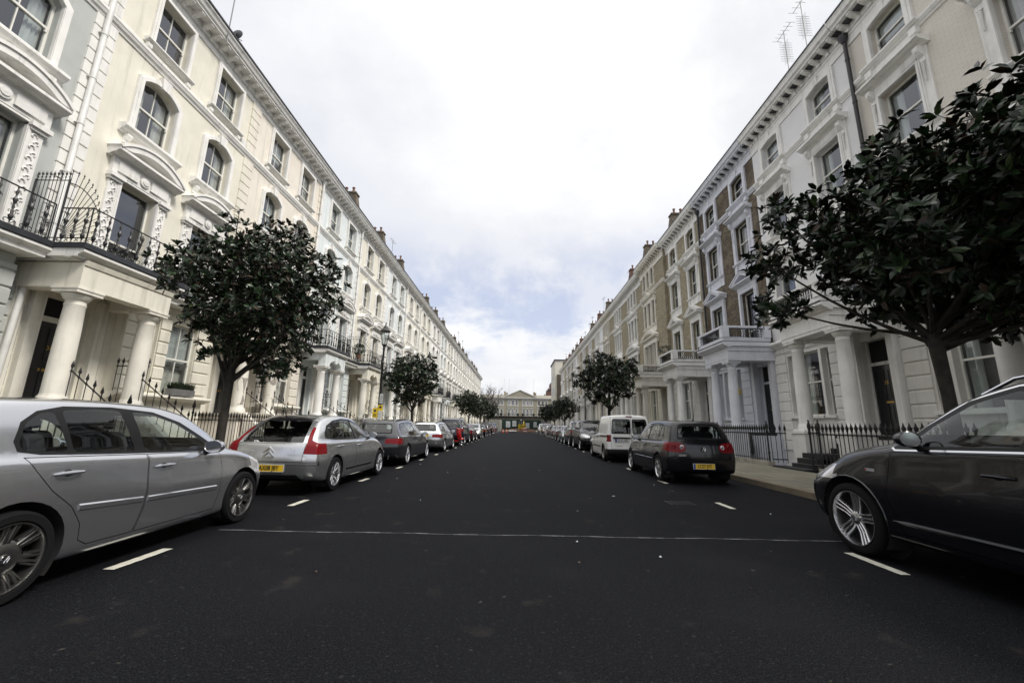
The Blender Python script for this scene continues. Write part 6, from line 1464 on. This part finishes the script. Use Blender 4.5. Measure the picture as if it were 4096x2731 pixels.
mo.add(vs, [(j*(NX+1)+i, j*(NX+1)+i+1, (j+1)*(NX+1)+i+1, (j+1)*(NX+1)+i) for j in range(6) for i in range(NX)]); tag(mo.build('earth_mound', mat('brown_earth', (.14, .075, .045), .95, var=.2, vs=2)), 'low bank of brown earth in front of the excavator', 'earth', kind='stuff')
for k, (x, y) in enumerate(((-2.8, 83.2), (-2.1, 84.0))):
    o = empty('traffic_cone', (x, y, 0)); b = MB(); b.box(-.22, .22, -.22, .22, 0.005, .05); b.lathe([(.16, .05), (.03, .78)], (0, 0, 0), 14); b.build('cone_body', ORG, o); MB().lathe([(.125, .26), (.085, .48)], (0, 0, 0), 14, cap=False).build('reflective_band', REFL, o)
    tag(o, f'orange and white traffic cone, {"left" if k == 0 else "right"} of the pair before the site', 'cone', 'traffic cones at the site')
o = empty('road_barrier', (1.7, 84.8, 0), R(25)); b = MB(); b.tube([(-.45, 0, 0), (-.3, .3, 1.1), (.3, .3, 1.1), (.45, 0, 0)], .025, 6); b.tube([(-.45, .6, 0), (-.3, .3, 1.1)], .025, 6); b.tube([(.45, .6, 0), (.3, .3, 1.1)], .025, 6); b.build('frame', ORG, o)
for k in range(3): MB().box(-.42, .42, .05+k*.07, .06+k*.07, .25+k*.27, .42+k*.27).build('board', REFL if k % 2 == 0 else RED, o)
tag(o, 'red and white folding road barrier standing before the works site', 'barrier')
o = empty('site_lamp', (.88, 92.6, 0)); b = MB(); b.tube([(0, 0, .2), (0, 0, 2.5)], .03, 6)
for k in range(3): b.tube([(0, 0, .7), (.5*math.cos(k*2.1), .5*math.sin(k*2.1), 0)], .02, 5)
b.build('pole', PLAST, o); MB().ball((0, 0, 2.6), .16, 0, 8).build('lamp_head', CLR, o); tag(o, 'tripod work lamp with white head before the site', 'lamp')
for k, (x, y) in enumerate(((-1.6, 96), (-1.0, 96.3), (-.4, 95.9), (4.9, 95), (5.3, 96), (4.7, 97))):
    o = MB().ball((0, 0, .16), .3, 0, 6, (1.2, .7, .55)).build('sand_bag', REFL, None, (x, y, 0)); tag(o, f'white sandbag at the works site, {ORD[k]} from the left', 'sandbag', 'sandbags by the site')

# ------------------------------------------------------------------ roof aerials
def aerial(x, y, z, h, n, lab, grid=False, boom=.5):
    o = empty('television_aerial', (x, y, z)); MB().tube([(0, 0, -.6), (0, 0, h)], .022, 5).build('mast', METAL, o); b = MB(); b.tube([(0, -boom, h-.06), (0, boom, h-.06)], .014, 4)
    for k in range(n):
        yy = -boom+2*boom*k/(n-1); b.tube([(-.22, yy, h-.06), (.22, yy, h-.06)], .008, 4)
    if grid:
        for k in range(9): b.tube([(-.30, 0, h*.35+k*.13), (.30, 0, h*.35+k*.13)], .008, 4); b.tube([(0, -.2, h*.35+k*.13), (0, .2, h*.35+k*.13)], .008, 4)
    b.build('elements', METAL, o); tag(o, lab, 'aerial', 'rooftop television aerials')
aerial(12.6, 15.08, 17.6, 2.9, 5, 'tall spiky aerial on the white brick house roof, nearer of the pair', True); aerial(12.6, 16.3, 17.6, 2.65, 6, 'spiky aerial beside the tallest one, nearer the brown brick house', True)
AER = [(-13.4, 39.5, 'left'), (-13.4, 88, 'left'), (-13.4, 95, 'left'), (-13.4, 108, 'left'), (13.5, 47, 'right'), (13.5, 62, 'right'), (13.5, 72, 'right'), (13.5, 75, 'right'), (13.5, 80, 'right'), (13.5, 113, 'right')]
for k, (x, y, sd_) in enumerate(AER): aerial(x, y, 17.6, 2.6+.9*((k*3) % 4)/2, 7, f'thin roof aerial on the {sd_} terrace, {ORD[k]} counting from the near left', False, .7)
for k, (x, z) in enumerate(((-9.6+4.2, 13.5), (-3.4, 13.5), (6.4, 13.5))): aerial(x, 161.5, z, 6.0, 5, f'aerial mast on the far villa roof, {ORD[k]} from the left', False, 1.1)
o = empty('satellite_dish', (-11.4, 13.1, 16.35)); MB().lathe([(.0, 0), (.12, .02), (.22, .07)], (0, 0, 0), 18, ax='y', cap=False).build('dish', LEAD, o); MB().tube([(0, 0, 0), (0, -.1, -.4)], .02, 5).tube([(0, .0, -.2), (0, .35, 0)], .015, 5).build('arm', LEAD, o); tag(o, 'dark satellite dish on the cornice of the cream house with door 38', 'satellite dish')
aerial(-11.4, 12.75, 16.1, 4.2, 3, 'tall thin whip aerial above the satellite dish at top left', False, .05)

# ------------------------------------------------------------------ balcony furniture, plants, lanterns, small fittings
def chair(x, y, z, rz, lab):
    o = empty('balcony_chair', (x, y, z), rz); MB().lathe([(.2, .42), (.21, .44), (.2, .46)], (0, 0, 0), 14).build('seat', IRON, o)
    for a in range(4): MB().tube([(.17*math.cos(a*1.57+.78), .17*math.sin(a*1.57+.78), .43), (.22*math.cos(a*1.57+.78), .22*math.sin(a*1.57+.78), 0)], .012, 5).build('leg', IRON, o)
    b = MB(); b.tube([(-.2, -.1, .44), (-.25, -.18, .8), (-.15, -.24, .98), (.15, -.24, .98), (.25, -.18, .8), (.2, -.1, .44)], .012, 5)
    for k in range(-2, 3): b.tube([(k*.05, -.18, .45), (k*.08, -.23, .96)], .008, 4)
    b.build('backrest', IRON, o); tag(o, lab, 'chair', 'iron chairs on the balcony')
chair(-10.85, 10.35, 5.33, 2.2, 'black iron balcony chair beside the fan screen'); chair(-11.25, 13.0, 5.33, -1.6, 'black iron balcony chair farther along, behind the bistro table')
o = empty('bistro_table', (-11.2, 12.1, 5.33)); MB().lathe([(.32, .70), (.33, .72), (.32, .74)], (0, 0, 0), 18).build('table_top', IRON, o); b = MB(); b.tube([(0, 0, .7), (0, 0, .3)], .02, 6)
for k in range(3): b.tube([(0, 0, .32), (.25*math.cos(k*2.1), .25*math.sin(k*2.1), 0)], .014, 5)
b.build('pedestal', IRON, o); tag(o, 'round black bistro table on the balcony above the porch of door 38', 'table')
def shrub(name, x, y, z, r_, n, lab, pot=True, leafs=(LEAFG, LEAFD), seed=1, flat=.9):
    o = empty(name, (x, y, z)); q = random.Random(seed); L = MB(); h0 = .3 if pot else 0
    if pot: MB().lathe([(.13, 0), (.19, .3), (.16, .3), (.15, .26), (0, .26)], (0, 0, 0), 12).build('pot', POTM, o)
    for i in range(n):
        v = Vector((q.gauss(0, 1), q.gauss(0, 1), q.gauss(0, 1))).normalized()*r_*q.uniform(.55, 1.05); p = Vector((v.x, v.y, v.z*flat+h0+r_*.9)); d = (v+Vector((q.uniform(-.1, .1), q.uniform(-.1, .1), .06))).normalized()*.08; s_ = d.orthogonal()*.25
        L.add([p, p+d*.5+s_, p+d, p+d*.5-s_], [(0, 1, 2, 3)], i % 2)
    MB().tube([(0, 0, h0-.1), (0, 0, h0+r_*.8)], .02, 5).build('stem', BARK, o); me = L.mesh('foliage', list(leafs)); f = bpy.data.objects.new('foliage', me); COL.objects.link(f); f.parent = o
    tag(o, lab, 'shrub'); return o
shrub('potted_shrub', -10.8, 26.9, 5.55, .38, 500, 'round potted shrub on the first-floor balcony of the ice-blue house', seed=2)
shrub('potted_shrub', 9.95, 27.2, 5.9, .42, 500, 'clipped dome shrub on the balcony of the yellow brick house', seed=3, flat=.6)
wb_ = empty('window_box', (-11.38, 13.6, 2.07)); MB().box(-.11, .11, -.48, .48, 0, .22).build('trough', ZINC, wb_); L = MB(); q = random.Random(5)
for i in range(520):
    p = Vector((q.uniform(-.1, .1), q.uniform(-.45, .45), .2)); d = Vector((q.uniform(-.12, .14), q.uniform(-.1, .1), q.uniform(.12, .30))); s_ = Vector((0, .012, 0)); L.add([p-s_, p+d*.6-s_*.8, p+d, p+d*.6+s_*.8, p+s_], [(0, 1, 2, 3, 4)], i % 2)
me = L.mesh('foliage', [LEAFG, LEAFD]); f = bpy.data.objects.new('foliage', me); COL.objects.link(f); f.parent = wb_; tag(wb_, 'grey window box of rosemary on the bay sill of the cream house', 'window box')
def porch_lantern(x, y, z, lab):
    o = empty('porch_lantern', (x, y, z)); b = MB(); b.tube([(0, 0, .75), (0, 0, .42)], .01, 4); b.lathe([(.02, .44), (.13, .34), (.13, .32)], (0, 0, 0), 6, sm=False)
    for k in range(6): a = k*1.047; b.tube([(.12*math.cos(a), .12*math.sin(a), .32), (.10*math.cos(a), .10*math.sin(a), 0)], .009, 4)
    b.lathe([(.11, 0), (.06, -.05), (.02, -.10), (.001, -.15)], (0, 0, 0), 6, sm=False); b.build('frame', IRON, o); MB().lathe([(.095, .01), (.11, .31)], (0, 0, 0), 6, cap=False, sm=False).build('glass', CLEAR, o); tag(o, lab, 'lantern', 'lanterns hanging in the right porches')
porch_lantern(10.4, 26.2, 3.6, 'black hexagonal lantern hanging in the porch of the yellow brick house'); porch_lantern(10.4, 38.7, 3.6, 'black lantern hanging in a porch beyond the cream triple-window house')
o = MB().prism(arc_poly([(-.13, -.12), (.13, -.12), (.13, .12), (0, .2), (-.13, .12)], .03), 'x', 0, .08).build('alarm_box', YEL, None, (11.78, 21.9, 3.3)); tag(o, 'yellow burglar alarm box on the ground floor of the brown brick house', 'alarm box')
o = MB().prism(arc_poly([(-.16, .14), (.16, .14), (.14, -.04), (0, -.2), (-.14, -.04)], .04), 'x', 0, .08).build('alarm_box', PIPEW, None, (-11.985, 11.9, 4.2)); tag(o, 'white shield-shaped alarm box on the porch pier of the cream house', 'alarm box')
o = MB().prism(arc_poly([(-.16, .14), (.16, .14), (.14, -.04), (0, -.2), (-.14, -.04)], .04), 'x', 0, .08).build('alarm_box', PIPEW, None, (-11.985, 15.12, 12.95)); tag(o, 'small white alarm box high on the cream house beside the top window', 'alarm box')
# house numbers
def number(h, txt, y, z, x, rz): 
    textmesh(txt, .16, BRASS, 'door_number', [k for k in kids(h) if k.name.startswith('door') and not k.name.startswith('door_frame')][0], Matrix.Translation((x, y, z)) @ Matrix.Rotation(math.pi/2, 4, 'Z') @ Matrix.Rotation(math.pi/2, 4, 'X'), .003)
number(house38, '38', .95, 3.05, -.25, 0); number(house33, '33', WR-.95, 2.95, -.23, 0)
# bare render patches on the peeling porch
rr = random.Random(21)
for cz, hgt, wdt, ux in ((2.0, .7, .9, 1.86), (3.4, .9, .7, 1.86), (2.3, 1.0, .9, -.06), (3.6, .5, .6, 1.86)):
    m = MB(); n = 26; a0 = rr.uniform(0, 6.28)
    pts = []
    for k in range(n): t_ = 2*math.pi*k/n; f = 1+.35*math.sin(3*t_+a0)+.2*math.sin(7*t_)+rr.uniform(-.12, .12); pts.append((wdt*.5*f*math.cos(t_), cz+hgt*.5*f*math.sin(t_)))
    rad = .226; cen = -.25+rr.uniform(-.3, .3)
    V = [(1.32+rad*math.cos(cen), ux+rad*math.sin(cen), cz)]+[(1.32+rad*math.cos(cen+p[0]/rad), ux+rad*math.sin(cen+p[0]/rad), p[1]) for p in pts]
    m.add(V, [(0, k+1, (k+1) % n+1) for k in range(n)]); m.build('bare_render_patch', BARE, house_peel)
# fallen leaves and the gully cover
for k in range(34):
    rr2 = random.Random(900+k); x = rr2.uniform(-3.2, 4.2); y = rr2.uniform(3.2, 14); s_ = rr2.uniform(.015, .035)
    if k == 0: x, y, s_ = 1.9, 8.35, .06
    if k == 1: x, y, s_ = 3.35, 9.2, .07
    V = [(math.cos(a)*s_*(1 if a < 3 else .6), math.sin(a)*s_*.45, .007+.006*math.sin(a*2+k)) for a in [q*math.pi/3 for q in range(6)]]
    o = MB().add(V, [(0, 1, 2, 3, 4, 5)]).build('fallen_leaf', PAPER if k % 3 == 0 else (YEL if k == 0 else LEAFB), None, (x, y, 0)); o.rotation_euler = (0, 0, rr2.uniform(0, 6)); tag(o, 'small curled dead leaf or scrap lying on the dark asphalt', 'leaf', 'scraps and leaves on the road')
o = MB(); o.box(-.22, .22, -.2, .2, .001, .006)
for k in range(6): o.box(-.19, .19, -.17+k*.06, -.14+k*.06, .006, .012)
tag(o.build('gully_cover', IRON, None, (2.95, 7.75, 0)), 'dark iron gully cover set in the road before the right hatchback', 'gully cover')
bpy.data.collections
for o in list(bpy.data.objects):
    if o.get('label') == '': del o['label']
S.cycles.max_bounces = 8; S.cycles.transparent_max_bounces = 16; S.cycles.caustics_reflective = False; S.cycles.caustics_refractive = False
